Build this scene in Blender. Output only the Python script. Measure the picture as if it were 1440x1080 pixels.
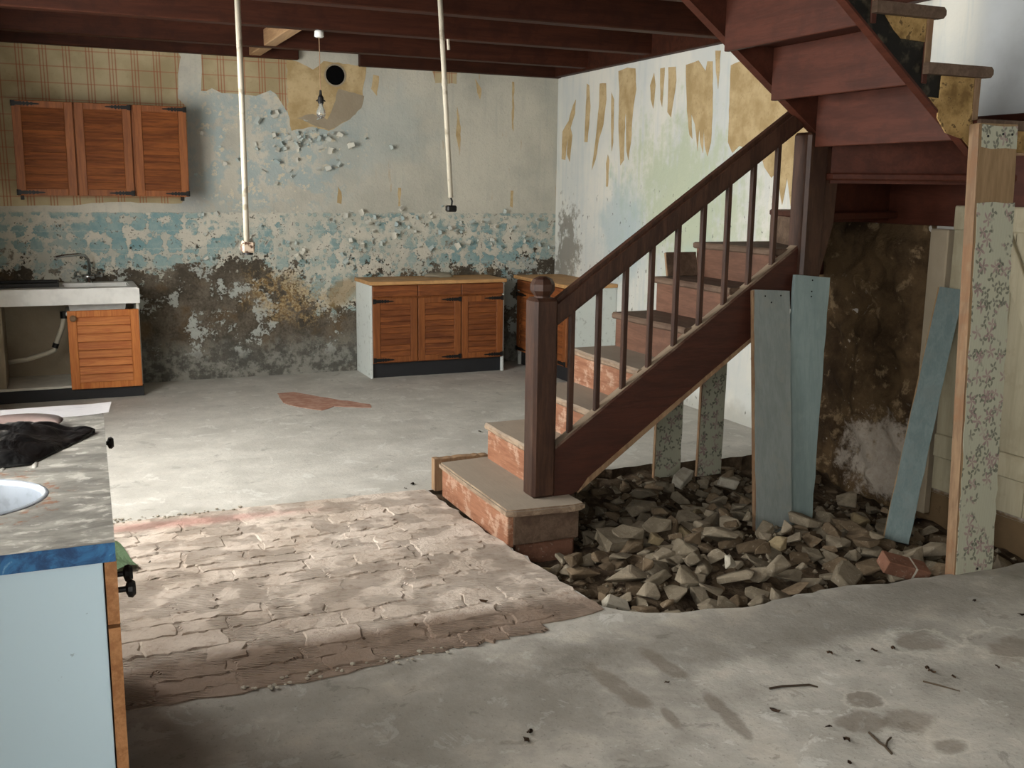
import bpy, bmesh, math, random
from mathutils import Vector, Matrix, noise as mnoise
for o in list(bpy.data.objects): bpy.data.objects.remove(o)
scene = bpy.context.scene
col = scene.collection
rnd = random.Random(7)

# ------------------------------------------------------------ camera, world, light
HC = 1.55
FPX, YAW, PITCH, ROLL = 1448.4, .41553, .18645, -.012872
_cy, _sy, _cp, _sp = math.cos(YAW), math.sin(YAW), math.cos(PITCH), math.sin(PITCH)
CF = Vector((_sy*_cp, _cy*_cp, -_sp)); _r = Vector((_cy, -_sy, 0)); _d = CF.cross(_r)
CR = math.cos(ROLL)*_r + math.sin(ROLL)*_d
CD = -math.sin(ROLL)*_r + math.cos(ROLL)*_d
CO = Vector((0, 0, HC))
cam_d = bpy.data.cameras.new('camera'); cam = bpy.data.objects.new('camera', cam_d); col.objects.link(cam)
cam_d.sensor_width = 36; cam_d.lens = FPX/1440*36; cam_d.clip_start = .05
m3 = Matrix((CR, -CD, -CF)).transposed()
cam.matrix_world = Matrix.Translation(CO) @ m3.to_4x4()
scene.camera = cam
def at(px, py, ax, v):
    d = (px-720)/FPX*CR + (py-540)/FPX*CD + CF
    return CO + d*((v-CO[ax])/d[ax])

w = bpy.data.worlds.new('overcast'); scene.world = w; w.use_nodes = True
w.node_tree.nodes['Background'].inputs[0].default_value = (1.0, .99, .95, 1)
w.node_tree.nodes['Background'].inputs[1].default_value = 7.0
scene.view_settings.view_transform = 'Standard'; scene.view_settings.look = 'None'
scene.view_settings.gamma = 1; scene.view_settings.use_curve_mapping = False
scene.view_settings.exposure = 1.35

XL, XR, YF, YB = -.62, 4.19, -1.9, 8.56
ZT = 2.75
# daylight openings: (axis, a0, a1, z0, z1)
WIN_LEFT = [(-1.2, .7, .85, 2.2), (2.15, 3.3, 1.1, 2.1), (4.15, 6.5, .75, 2.35)]
WIN_FRONT = (-.35, .25, 1.1, 2.0)  # small unseen window behind the camera, sized for its light
WIN_UP_ADDED = (2.9, 4.3, 3.4, 4.3)  # added unseen upstairs opening, aimed to brighten the upper right wall
def portal(name, loc, rot, sx, sy):
    l = bpy.data.lights.new(name, 'AREA'); l.shape = 'RECTANGLE'; l.size = sx; l.size_y = sy
    l.cycles.is_portal = True
    o = bpy.data.objects.new(name, l); col.objects.link(o); o.location = loc; o.rotation_euler = rot
for a0, a1, z0, z1 in WIN_LEFT:
    portal('window_daylight', (XL-.25, (a0+a1)/2, (z0+z1)/2), (0, -math.pi/2, 0), z1-z0, a1-a0)
a0, a1, z0, z1 = WIN_FRONT
portal('front_window_daylight', ((a0+a1)/2, YF-.25, (z0+z1)/2), (math.pi/2, 0, 0), a1-a0, z1-z0)
a0, a1, z0, z1 = WIN_UP_ADDED
portal('added_upstairs_daylight', (XL-.25, (a0+a1)/2, (z0+z1)/2), (0, -math.pi/2, 0), z1-z0, a1-a0)

# ------------------------------------------------------------ node helpers
def srgb(r, g, b):
    f = lambda c: c/12.92 if c <= .04045 else ((c+.055)/1.055)**2.4
    return (f(r/255), f(g/255), f(b/255), 1)
class S:
    def __init__(s, g, k): s.g = g; s.k = k
    def __add__(s, o): return s.g.math('ADD', s, o)
    __radd__ = __add__
    def __sub__(s, o): return s.g.math('SUBTRACT', s, o)
    def __rsub__(s, o): return s.g.math('SUBTRACT', o, s)
    def __mul__(s, o): return s.g.math('MULTIPLY', s, o)
    __rmul__ = __mul__
    def __truediv__(s, o): return s.g.math('DIVIDE', s, o)
class G:
    def __init__(s, mat):
        s.t = mat.node_tree; s.n = s.t.nodes
    def put(s, inp, v):
        if isinstance(v, S): s.t.links.new(v.k, inp)
        elif v is not None: inp.default_value = v
    def math(s, op, a, b=None, clamp=False):
        n = s.n.new('ShaderNodeMath'); n.operation = op; n.use_clamp = clamp
        s.put(n.inputs[0], a); s.put(n.inputs[1], b); return S(s, n.outputs[0])
    def sm(s, x, a, b):
        n = s.n.new('ShaderNodeMapRange'); n.interpolation_type = 'SMOOTHSTEP'
        s.put(n.inputs[0], x); n.inputs[1].default_value = min(a, b); n.inputs[2].default_value = max(a, b)
        n.inputs[3].default_value, n.inputs[4].default_value = (0, 1) if a < b else (1, 0)
        return S(s, n.outputs[0])
    def mix(s, f, a, b):
        n = s.n.new('ShaderNodeMix'); n.data_type = 'RGBA'
        s.put(n.inputs[0], f); s.put(n.inputs[6], a); s.put(n.inputs[7], b); return S(s, n.outputs[2])
    def pos(s):
        n = s.n.new('ShaderNodeNewGeometry'); return S(s, n.outputs['Position'])
    def obj(s):
        n = s.n.new('ShaderNodeTexCoord'); return S(s, n.outputs['Object'])
    def rand(s):
        n = s.n.new('ShaderNodeObjectInfo'); return S(s, n.outputs['Random'])
    def sep(s, v):
        n = s.n.new('ShaderNodeSeparateXYZ'); s.put(n.inputs[0], v); return [S(s, o) for o in n.outputs]
    def comb(s, x, y, z):
        n = s.n.new('ShaderNodeCombineXYZ')
        for i, v in enumerate((x, y, z)): s.put(n.inputs[i], v)
        return S(s, n.outputs[0])
    def vmul(s, v, sc, off=(0, 0, 0)):
        n = s.n.new('ShaderNodeMapping'); s.put(n.inputs[0], v); n.inputs[3].default_value = sc; n.inputs[1].default_value = off
        return S(s, n.outputs[0])
    def noise(s, v, sc, det=4, rough=.55, dist=0):
        n = s.n.new('ShaderNodeTexNoise'); s.put(n.inputs['Vector'], v); n.inputs['Scale'].default_value = sc
        n.inputs['Detail'].default_value = det; n.inputs['Roughness'].default_value = rough; n.inputs['Distortion'].default_value = dist
        return S(s, n.outputs[0])
    def vor(s, v, sc, rnd=1, feat='F1', dim='3D', out='Distance'):
        n = s.n.new('ShaderNodeTexVoronoi'); n.voronoi_dimensions = dim; n.feature = feat
        s.put(n.inputs['Vector'], v); n.inputs['Scale'].default_value = sc; n.inputs['Randomness'].default_value = rnd
        return S(s, n.outputs[out])
    def ell(s, x, y, cx, cy, rx, ry, ang=0, wob=None, soft=.15):
        dx = x-cx; dy = y-cy; c, q = math.cos(ang), math.sin(ang)
        u = (dx*c+dy*q)*(1/rx); v = (dy*c-dx*q)*(1/ry)
        d = s.math('SQRT', u*u+v*v)
        if wob is not None: d = d+wob
        return s.sm(d, 1+soft, 1-soft)
MATS = {}
def mat(name, fn):
    m = bpy.data.materials.new(name); m.use_nodes = True; g = G(m)
    b = g.n['Principled BSDF']; r = fn(g)
    g.put(b.inputs['Base Color'], r['c']); g.put(b.inputs['Roughness'], r.get('r', .8))
    b.inputs['Metallic'].default_value = r.get('m', 0); b.inputs['Specular IOR Level'].default_value = r.get('s', .3)
    if 'b' in r:
        bn = g.n.new('ShaderNodeBump'); g.put(bn.inputs['Height'], r['b']); bn.inputs['Distance'].default_value = r.get('bd', .004)
        bn.inputs['Strength'].default_value = r.get('bs', .8); g.t.links.new(bn.outputs[0], b.inputs['Normal'])
    if 't' in r: b.inputs['Transmission Weight'].default_value = r['t']
    MATS[name] = m; return m

def m_back(g):
    p = g.pos(); x, y, z = g.sep(p)
    n1 = g.noise(p, 1.6, 5, .6); n2 = g.noise(p, 5, 6, .62); n3 = g.noise(p, 17, 5, .65); n4 = g.noise(p, 55, 4, .6)
    na = g.noise(g.vmul(p, (1, 1, 1), (7, 3, 1)), 3.2, 6, .6)
    st = g.noise(g.vmul(p, (9, 1, .7)), 2, 4, .6)
    c = g.mix(g.sm(n1, .35, .68), srgb(176, 174, 162), srgb(200, 196, 182))
    c = g.mix(g.sm(st, .5, .72)*.3, c, srgb(158, 160, 154))
    c = g.mix(g.sm(n4, .55, .7)*.25, c, srgb(150, 148, 138))
    # blue distemper showing on the upper wall
    zone = g.ell(x, z, 1.55, 1.85, .85, .55, 0, (n2-.5)*1.6, .3)
    c = g.mix(zone*g.sm(n2+n3*.35, .62, .70)*.75, c, srgb(158, 174, 176))
    c = g.mix(g.ell(x, z, 2.45, 2.05, .5, .35, 0, (n2-.5)*2, .5)*.4, c, srgb(164, 176, 176))
    c = g.mix(zone*g.sm(n3+n2*.3, .735, .76), c, srgb(203, 195, 174))
    c = g.mix(g.ell(x, z, .98, 1.7, .12, .5, 0, (n2-.5)*2, .6)*.6, c, srgb(150, 154, 154))
    c = g.mix(g.sm(g.noise(g.vmul(p, (6, 1, 1)), 2.5, 5, .6), .66, .7)*g.sm(x, 2.4, 2.7)*.5, c, srgb(178, 150, 110))
    # rows of old tile adhesive with blue paint
    band = g.sm(z+(n3-.5)*.03, 1.345, 1.335)
    lower = g.mix(g.sm(n2, .4, .6), srgb(198, 194, 180), srgb(180, 180, 168))
    gx = x*(1/.14)+(n3-.5)*.35; gz = (z-.075)*(1/.14)+(n4-.5)*.3
    v = g.vor(g.comb(gx, gz, 0), 1, .35, 'F1', '2D')
    vb = g.vor(g.comb(gx*2.1, gz*2.1, 0), 1, .9, 'F1', '2D')
    blob = g.sm(v+(n3-.5)*1.2+(n4-.5)*.4, .37, .33)*g.sm(na+(n1-.5)*.6, .42, .50)
    blob = g.math('MAXIMUM', blob, g.sm(vb+(n4-.5)*.5, .26, .22)*g.sm(n2, .45, .55))
    teal = g.mix(g.sm(n2+(n3-.5)*.6, .35, .66), srgb(128, 152, 152), srgb(160, 173, 167))
    tstrong = g.math('MAXIMUM', g.ell(x, z, .75, 1.15, .8, .3, 0, (n2-.5)*1.5, .5), g.ell(x, z, 3.7, .95, .5, .22, 0, (n2-.5)*1.5, .5))
    teal = g.mix(tstrong*.3, teal, srgb(92, 150, 162))
    blob = g.math('MAXIMUM', blob, tstrong*g.sm(v+(n3-.5)*1.1, .46, .42)*g.sm(n2, .4, .5))
    lower = g.mix(blob, lower, teal)
    grey = g.sm(na+(n3-.5)*.5, .60, .66)*g.sm(n2, .45, .52)
    lower = g.mix(grey*.85, lower, srgb(112, 104, 92))
    lower = g.mix(g.sm(n4+(n3-.5)*.8, .66, .7)*.85, lower, srgb(88, 84, 76))
    lx = g.math('FRACT', gz); lower = g.mix(g.sm(lx, .08, .02)*.35, lower, srgb(196, 196, 186))
    c = g.mix(band, c, lower)
    # rising damp: dark bare plaster with a ragged edge
    lift = g.ell(x, z, .75, .5, .75, .5, 0, (n2-.5), .6)*.12-g.ell(x, z, 2.15, .5, .35, .35, 0, (n2-.5), .6)*.25
    d = z-lift+(n1-.5)*.55+(n2-.5)*.65+(n3-.5)*.8+(n4-.5)*.35
    damp = g.sm(d, .86, .82)
    dk = g.mix(g.sm(n2+(n4-.5)*.4, .35, .65), srgb(72, 66, 57), srgb(112, 104, 92))
    dk = g.mix(g.sm(na, .52, .66)*.6, dk, srgb(96, 76, 50))
    dk = g.mix(g.sm(z+(n2-.5)*.35, .42, .12)*.7, dk, g.mix(g.sm(n3+(n2-.5)*.6, .4, .6), srgb(92, 93, 88), srgb(150, 150, 142)))
    flake = g.sm(g.noise(g.vmul(p, (1, 1, 1), (3, 9, 4)), 4.2, 7, .68)+(n4-.5)*.2, .55, .57)*g.sm(z, .12, .3)
    dk = g.mix(flake*.9, dk, srgb(176, 180, 174))
    c = g.mix(damp, c, dk)
    och = g.ell(x, z, 1.72, .66, .36, .2, -.2, (n2-.5)*2.6+(n3-.5)*1.6, .3)
    c = g.mix(och*g.sm(n3+(n2-.5)*.5, .40, .54)*.75, c, g.mix(g.sm(n4, .4, .6), srgb(134, 106, 68), srgb(184, 162, 120)))
    c = g.mix(g.ell(x, z, 2.2, .68, .14, .1, .5, (n2-.5)*1.5, .3)*.7, c, srgb(150, 128, 92))
    h = n3*.5+n4*.25+blob*band*.35-damp*.6+flake*damp*.5
    return dict(c=c, r=.9, b=h, bd=.012, s=.15)
mat('back_plaster', m_back)

def m_right(g):
    p = g.pos(); x, y, z = g.sep(p)
    n1 = g.noise(p, 1.4, 5, .6); n2 = g.noise(p, 5, 6, .6); n3 = g.noise(p, 18, 5, .65); n4 = g.noise(p, 60, 4, .6)
    st = g.noise(g.vmul(p, (1, 8, .6)), 2.2, 5, .62)
    c = g.mix(g.sm(n1, .35, .65), srgb(205, 208, 204), srgb(222, 220, 210))
    c = g.mix(g.sm(st, .48, .68)*.4, c, srgb(184, 194, 196))
    c = g.mix(g.ell(y, z, 6.45, 1.45, .75, .5, .3, (n2-.5)*2.4+(n3-.5)*1.4+(st-.5)*2, .5)*.7, c, srgb(180, 192, 160))
    c = g.mix(g.ell(y, z, 7.35, 1.2, .35, .4, 0, (n2-.5)*2, .4)*.6, c, srgb(170, 190, 194))
    c = g.mix(g.ell(y, z, 6.0, .95, .5, .25, 0, (n2-.5)*2, .4)*.5, c, srgb(168, 190, 188))
    c = g.mix(g.ell(y, z, 8.3, 1.0, .18, .35, 0, (n2-.5)*3+(n3-.5)*2.5, .3)*.75, c, srgb(112, 106, 94))
    sp = g.sm(g.noise(g.vmul(p, (1, 1, .6)), 26, 5, .65)+(n2-.5)*.5, .66, .70)*g.sm(z, 1.9, 1.3)
    c = g.mix(sp*.8, c, srgb(96, 98, 92))
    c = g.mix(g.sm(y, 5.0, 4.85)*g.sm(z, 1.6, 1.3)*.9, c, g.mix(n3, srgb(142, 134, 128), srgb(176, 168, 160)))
    up = g.sm(y, 4.0, 3.8)*g.sm(z, 1.6, 1.8)
    c = g.mix(up, c, g.mix(g.sm(n1, .35, .7), srgb(202, 206, 208), srgb(178, 182, 184)))
    c = g.mix(g.sm(z+(n2-.5)*.25, .16, .04)*g.sm(y, 4.9, 5.1)*.5, c, srgb(150, 148, 138))
    c = g.mix(g.sm(z+(n3-.5)*.06, .035, .005)*g.sm(y, 5.0, 4.85), c, g.mix(n2, srgb(72, 58, 42), srgb(112, 92, 66)))
    return dict(c=c, r=.9, b=n3*.5+n4*.3-sp*.6, bd=.007, s=.15)
mat('right_plaster', m_right)
mat('plain_plaster', lambda g: dict(c=g.mix(g.noise(g.pos(), 4), srgb(190, 188, 180), srgb(215, 213, 205)), r=.9, b=g.noise(g.pos(), 20), bd=.005))

STAINS = [(1.55, 2.64, .04, .165, .10), (1.77, 2.72, .032, .13, .06), (1.765, 2.36, .028, .15, -.14), (1.60, 2.42, .02, .07, -.2),
          (2.216, 2.275, .05, .05, 0), (2.25, 2.13, .09, .07, .4), (2.12, 2.17, .08, .06, 0), (2.25, 1.966, .05, .04, 0), (2.70, 2.53, .09, .07, 0), (2.95, 2.35, .12, .08, .5)]
def m_floor(g):
    p = g.pos(); x, y, z = g.sep(p)
    n1 = g.noise(p, .9, 5, .6); n2 = g.noise(p, 3.2, 6, .62); n3 = g.noise(p, 14, 6, .65); n4 = g.noise(p, 70, 4, .6)
    n5 = g.noise(g.vmul(p, (1, 1, 1), (4, 8, 2)), 6, 7, .68, .6)
    c = g.mix(g.sm(n2, .32, .68), srgb(156, 152, 143), srgb(192, 188, 179))
    c = g.mix(g.sm(n3, .42, .62)*.5, c, srgb(166, 164, 156))
    c = g.mix(g.sm(n5, .585, .62)*.55, c, srgb(206, 205, 198))
    c = g.mix(g.sm(n5, .40, .35)*.55, c, srgb(120, 117, 109))
    c = g.mix(g.sm(n4, .60, .66)*.35, c, srgb(96, 92, 86))
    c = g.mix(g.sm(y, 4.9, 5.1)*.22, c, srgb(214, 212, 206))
    # broad darker patches along the pit edge and on the near slab
    near = g.sm(y, 3.3, 3.0)
    c = g.mix(near*g.ell(x, y, .75, 2.72, 1.0, .40, -.12, (n2-.5)*1.2, .45)*.48, c, srgb(92, 87, 78))
    c = g.mix(near*g.ell(x, y, 2.6, 2.86, 1.3, .22, -.03, (n2-.5)*1.2, .5)*.55, c, srgb(104, 99, 90))
    c = g.mix(near*g.ell(x, y, 3.5, 2.35, .9, .7, 0, (n2-.5)*1.2, .6)*.35, c, srgb(112, 108, 98))
    c = g.mix(near*g.sm(n2, .5, .7)*.3, c, srgb(176, 164, 146))
    for sx, sy, rx, ry, an in STAINS:
        c = g.mix(g.ell(x, y, sx, sy, rx, ry, an, (n3-.5)*1.6+(n2-.5)*.8, .25)*.6, c, srgb(112, 103, 91))
    for rx0, ry0, rr in ((2.216, 2.275, .062), (2.25, 1.966, .06), (2.70, 2.53, .12), (3.0, 2.4, .15)):
        ring = g.ell(x, y, rx0, ry0, rr*1.12, rr*.9, 0, (n3-.5)*1.8, .1)-g.ell(x, y, rx0, ry0, rr*.98, rr*.78, 0, (n3-.5)*1.8, .1)
        c = g.mix(g.math('MAXIMUM', ring, 0)*.45, c, srgb(205, 200, 188))
    return dict(c=c, r=g.sm(n2, .2, .9)*.3+.6, b=n3*.6+n4*.3+n5*.4, bd=.006, s=.25)
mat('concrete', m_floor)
def m_adh(g):
    p = g.pos(); x, y, z = g.sep(p); o = g.obj()
    n2 = g.noise(p, 3, 5, .6); n3 = g.noise(p, 22, 5, .65); n4 = g.noise(p, 80, 3, .6)
    c = g.mix(g.sm(n2, .35, .65), srgb(180, 166, 152), srgb(206, 193, 180))
    c = g.mix(g.sm(n3, .5, .68)*.5, c, srgb(150, 130, 114))
    c = g.mix(g.ell(x, y, .45, 4.82, .5, .06, -.05, (n3-.5)*1.6, .7)*.5, c, srgb(168, 104, 96))
    c = g.mix(g.sm(y+(n2-.5)*.25, 3.42, 3.28)*.8, c, g.mix(n3, srgb(98, 80, 66), srgb(128, 108, 92)))  # brown stain at the front edge, also painted shade for the shadow band
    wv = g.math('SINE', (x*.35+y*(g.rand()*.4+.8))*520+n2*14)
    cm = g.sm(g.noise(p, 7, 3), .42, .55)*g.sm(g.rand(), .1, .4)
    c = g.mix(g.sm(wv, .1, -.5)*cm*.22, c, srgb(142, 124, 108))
    return dict(c=c, r=.92, b=n3*.9+n4*.4+wv*.45*cm, bd=.011, s=.12)
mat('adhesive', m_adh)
mat('dirt', lambda g: dict(c=g.mix(g.sm(g.noise(g.pos(), 9, 6), .35, .65), srgb(58, 48, 38), srgb(98, 84, 68)), r=.95, b=g.noise(g.pos(), 30, 6), bd=.02, s=.1))
def m_cob(g):
    p = g.pos(); n1 = g.noise(p, 3, 6, .65); n2 = g.noise(p, 9, 6, .65); n3 = g.noise(p, 35, 5, .65)
    v = g.vor(g.vmul(p, (1, 1, 1.5)), 6, 1, 'DISTANCE_TO_EDGE')
    x, y, z = g.sep(p)
    c = g.mix(g.sm(n1, .35, .62), srgb(54, 42, 30), srgb(94, 76, 54))
    c = g.mix(g.sm(n2, .56, .66)*.7, c, srgb(142, 122, 94))
    c = g.mix(g.sm(n1+(n3-.5)*.2, .36, .30)*.6, c, srgb(42, 33, 25))
    c = g.mix(g.sm(n3+(n1-.5)*.5, .64, .70)*g.sm(y, 4.3, 4.6)*g.sm(z, 1.2, .7)*.9, c, srgb(186, 176, 160))
    c = g.mix(g.ell(y, z, 4.22, .10, .34, .22, 0, (n2-.5)*2.4+(n3-.5)*1.2, .3)*.8, c, g.mix(n3, srgb(150, 136, 120), srgb(208, 200, 188)))
    return dict(c=c, r=.95, b=n1+n2*.8+n3*.5, bd=.03, s=.1)
mat('bare_cob', m_cob)

def wood(a, b, gx=(1, 1, 12), sc=3, rough=.55, wear=None, wearamt=.5, s=.35, world=False, dust=None):
    def f(g):
        o = g.pos() if world else g.obj()
        r = g.rand()
        oo = g.comb(*[q+r*k for q, k in zip(g.sep(o), (3.1, 5.3, 7.7))])
        mp = g.vmul(oo, gx)
        n1 = g.noise(mp, sc, 5, .6, .8); n2 = g.noise(mp, sc*5, 4, .6); n3 = g.noise(oo, 9, 6, .65)
        c = g.mix(g.sm(n1+(n2-.5)*.5, .3, .7), srgb(*a), srgb(*b))
        c = g.mix(r*.25, c, srgb(*[int(q*.72) for q in a]))
        if wear: c = g.mix(g.sm(n3+(n2-.5)*.25, .5, .62)*wearamt, c, srgb(*wear))
        if dust:
            nn = g.n.new('ShaderNodeNewGeometry'); nx, ny, nz = g.sep(S(g, nn.outputs['Normal']))
            c = g.mix(g.sm(nz+(n3-.5)*.4, .5, .8)*.85, c, srgb(*dust))
        return dict(c=c, r=rough, b=n2*.5+n3*.4, bd=.0025, s=s)
    return f
mat('pine_v', wood((176, 100, 46), (202, 128, 66), (10, 10, .8)))
mat('pine_h', wood((168, 92, 42), (204, 130, 68), (.8, 10, 10)))
mat('pine_hy', wood((146, 98, 58), (184, 132, 86), (10, .8, 10)))
mat('oak_dark_v', wood((118, 66, 31), (146, 87, 44), (10, 10, .8)))
mat('oak_dark_h', wood((98, 52, 25), (144, 84, 42), (.8, 10, 10)))
mat('oak_dark_hy', wood((98, 52, 25), (144, 84, 42), (10, .8, 10)))
mat('worktop_wood', wood((176, 132, 84), (200, 156, 104), (1, 8, 8), wear=(150, 116, 80)))
mat('stair_paint', wood((56, 32, 25), (74, 43, 34), (1, 8, 8), 3, .5, (58, 34, 26), .5))
mat('stringer_paint', wood((54, 28, 19), (70, 37, 26), (1, 8, 8), 3, .5, (60, 34, 26), .4, dust=(150, 134, 114)))
mat('stair_dark', wood((50, 31, 22), (76, 51, 38), (8, 8, 1), 3, .45, (50, 30, 24), .5))
mat('riser_dark', wood((90, 60, 44), (112, 78, 60), (8, 1, 8), 3, .6, (80, 54, 42), .5))
mat('riser_paint', wood((128, 84, 60), (154, 108, 82), (8, 1, 8), 3, .6, (182, 154, 132), .6))
mat('tread_worn', wood((120, 100, 82), (160, 140, 118), (8, 1, 8), 3, .75, (96, 76, 62), .6, dust=(142, 132, 118)))
mat('tread_upper', wood((84, 66, 52), (110, 90, 74), (8, 1, 8), 3, .75, (70, 50, 40), .5))
mat('soffit_paint', wood((62, 31, 21), (78, 41, 29), (8, 1, 8), 2, .55, (52, 27, 19), .4, .18))
mat('beam_paint', wood((48, 24, 15), (66, 34, 22), (.7, 9, 9), 2, .6, (40, 20, 13), .5, .15))
mat('pale_wood', wood((150, 116, 84), (184, 150, 112), (9, .8, 9), 2))
mat('raw_wood', wood((118, 93, 70), (146, 119, 90), (8, 8, 1), 3, .75, (120, 84, 56), .5))
mat('bare_board', wood((128, 104, 74), (150, 124, 92), (10, 10, .7), 3, .8))
mat('blue_board', wood((94, 110, 110), (112, 126, 125), (8, 8, .8), 3, .7, (104, 114, 112), .6))
mat('blue_board_bright', wood((124, 141, 141), (136, 152, 151), (8, 8, .8), 3, .7, (116, 132, 132), .4))
mat('blue_board_grey', wood((126, 134, 131), (140, 147, 144), (8, 8, .8), 3, .75, (132, 136, 130), .7))
mat('door_paint', wood((150, 142, 118), (166, 158, 134), (8, 8, .6), 2, .7, (136, 126, 102), .4))
def m_ends(g):
    p = g.pos(); n1 = g.noise(p, 7, 6, .65); n2 = g.noise(p, 28, 5, .65)
    c = g.mix(g.sm(n1, .36, .64), srgb(112, 88, 52), srgb(176, 146, 96))
    c = g.mix(g.sm(n2+(n1-.5)*.6, .60, .68)*.8, c, srgb(66, 50, 32))
    return dict(c=c, r=.9, b=n2, bd=.004, s=.15)
mat('stained_paper', m_ends)
mat('black_board', lambda g: dict(c=g.mix(g.sm(g.noise(g.pos(), 18, 6), .5, .72), srgb(24, 22, 18), srgb(74, 68, 54)), r=.7, b=g.noise(g.pos(), 30), s=.2))
def m_plaid(g):
    p = g.pos(); x, y, z = g.sep(p); n2 = g.noise(p, 3, 5); n3 = g.noise(p, 40, 4)
    c = g.mix(g.sm(n2, .35, .65), srgb(162, 147, 114), srgb(186, 171, 138))
    P = .158; u = g.math('FRACT', (x+.03+z*.01)*(1/P)); v = g.math('FRACT', (z+.02)*(1/.118))
    def line(t, a, wd): return g.sm(g.math('ABSOLUTE', t-a), wd, wd*.6)
    red = line(u, .18, .035)+line(u, .32, .03)+line(u, .46, .035)
    c = g.mix(g.math('MINIMUM', red, 1)*.6, c, srgb(150, 78, 54))
    c = g.mix(line(v, .5, .045)*.5, c, srgb(158, 92, 66))
    c = g.mix(g.sm(n3, .6, .75)*.3, c, srgb(140, 120, 90))
    return dict(c=c, r=.9, s=.1)
mat('plaid_paper', m_plaid)
def m_tan(g):
    p = g.pos(); n2 = g.noise(p, 6, 6, .62); n3 = g.noise(p, 45, 4)
    c = g.mix(g.sm(n2, .35, .65), srgb(170, 147, 106), srgb(196, 174, 134))
    c = g.mix(g.sm(n3, .56, .7)*.5, c, srgb(158, 134, 96))
    return dict(c=c, r=.92, b=n3, bd=.003, s=.1)
mat('tan_paper', m_tan)
mat('grey_plaster', lambda g: dict(c=g.mix(g.noise(g.pos(), 8, 5), srgb(140, 128, 108), srgb(166, 154, 134)), r=.95, b=g.noise(g.pos(), 40), s=.1))
mat('flake_cream', lambda g: dict(c=g.mix(g.rand(), srgb(186, 188, 180), srgb(206, 203, 190)), r=.85, s=.2))
mat('flake_blue', lambda g: dict(c=g.mix(g.rand(), srgb(164, 180, 180), srgb(186, 192, 186)), r=.85, s=.2))
def m_floral(g):
    p = g.pos(); x, y, z = g.sep(p); n3 = g.noise(p, 60, 4); n2 = g.noise(p, 4, 5)
    c = g.mix(g.sm(g.math('SINE', x*900), -.2, .6)*.3, srgb(170, 170, 152), srgb(142, 144, 128))
    c = g.mix(g.sm(n2, .5, .7)*.35, c, srgb(170, 166, 140))
    def sprig(sc, off, pet, gate, colr, r0, r1, rot):
        uv = g.comb(x*1.0+off, z*.86+off*.7, 0)
        po = g.vor(uv, sc, .65, 'F1', '2D', 'Position'); cl = g.vor(uv, sc, .65, 'F1', '2D', 'Color')
        n = g.n.new('ShaderNodeVectorMath'); n.operation = 'SUBTRACT'; g.put(n.inputs[0], uv); g.put(n.inputs[1], po)
        dx, dy, _ = g.sep(S(g, n.outputs[0]))
        cr, cg, cb = g.sep(cl)
        rr = g.math('SQRT', dx*dx+dy*dy); th = g.math('ARCTAN2', dy, dx)
        pt = g.math('COSINE', th*pet+cr*9+rr*rot)
        R = pt*.5+.5
        m = g.sm(rr-R*r1+(n3-.5)*.006, .002, -.002)*g.sm(rr, r0*.6, r0)
        return m*g.sm(cg, gate, gate+.01), colr
    for a in ((17, 0, 4, .45, srgb(96, 98, 88), .003, .022, 40), (21, 1.7, 3, .45, srgb(104, 104, 96), .002, .018, 70), (19, 7.7, 3, .55, srgb(88, 90, 80), .002, .020, 110),
              (13, 3.1, 5, .5, srgb(142, 118, 118), .002, .028, 70), (16, 5.2, 4, .68, srgb(148, 126, 124), .002, .024, 50)):
        m, cc = sprig(*a); c = g.mix(m*g.sm(g.noise(p, 6.5, 2), .40, .46)*.78, c, cc)
    return dict(c=c, r=.85, b=g.math('SINE', x*900)*.2+n3*.4, bd=.001, s=.15)
mat('floral_paper', m_floral)
def m_stone(a, b):
    def f(g):
        o = g.obj(); r = g.rand(); p = g.pos()
        n1 = g.noise(p, 14, 6, .65); n2 = g.noise(p, 60, 4, .6)
        c = g.mix(r, srgb(*a), srgb(*b)); c = g.mix(g.sm(n1, .4, .65)*.45, c, srgb(int(a[0]*.72), int(a[1]*.7), int(a[2]*.66)))
        c = g.mix(g.sm(n2, .58, .7)*.3, c, srgb(176, 168, 152))
        return dict(c=c, r=.92, b=n1*.6+n2*.5, bd=.008, s=.12)
    return f
mat('stone_grey', m_stone((108, 99, 84), (142, 131, 113)))
mat('stone_brown', m_stone((90, 77, 61), (122, 106, 86)))
mat('stone_yellow', m_stone((136, 122, 94), (156, 141, 112)))
mat('stone_white', m_stone((160, 153, 138), (186, 180, 166)))
mat('brick_red', m_stone((98, 68, 54), (118, 84, 68)))
flat = lambda c, r=.6, m=0, s=.4, bump=0: (lambda g: dict(c=g.mix(g.sm(g.noise(g.obj(), 12, 5), .4, .7)*.35, srgb(*c), srgb(*[int(q*.8) for q in c])), r=r, m=m, s=s, b=g.noise(g.obj(), 60, 4), bd=.001, bs=.5))
mat('black_iron', flat((26, 25, 24), .5, .3))
mat('black_plinth', flat((34, 35, 38), .55))
mat('white_enamel', flat((226, 226, 222), .3, 0, .5))
mat('cream_board', flat((208, 206, 196), .7))
mat('white_side', lambda g: dict(c=g.mix(g.sm(g.noise(g.pos(), 24, 6, .7), .56, .66)*.5, srgb(206, 212, 208), srgb(142, 146, 138)), r=.6, s=.3))
mat('pale_blue_side', lambda g: dict(c=g.mix(g.sm(g.noise(g.pos(), 30, 5, .7), .68, .72)*.6, srgb(186, 208, 220), srgb(120, 138, 148)), r=.45, s=.4))
mat('chrome', lambda g: dict(c=srgb(170, 172, 172), r=.25, m=1))
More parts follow.
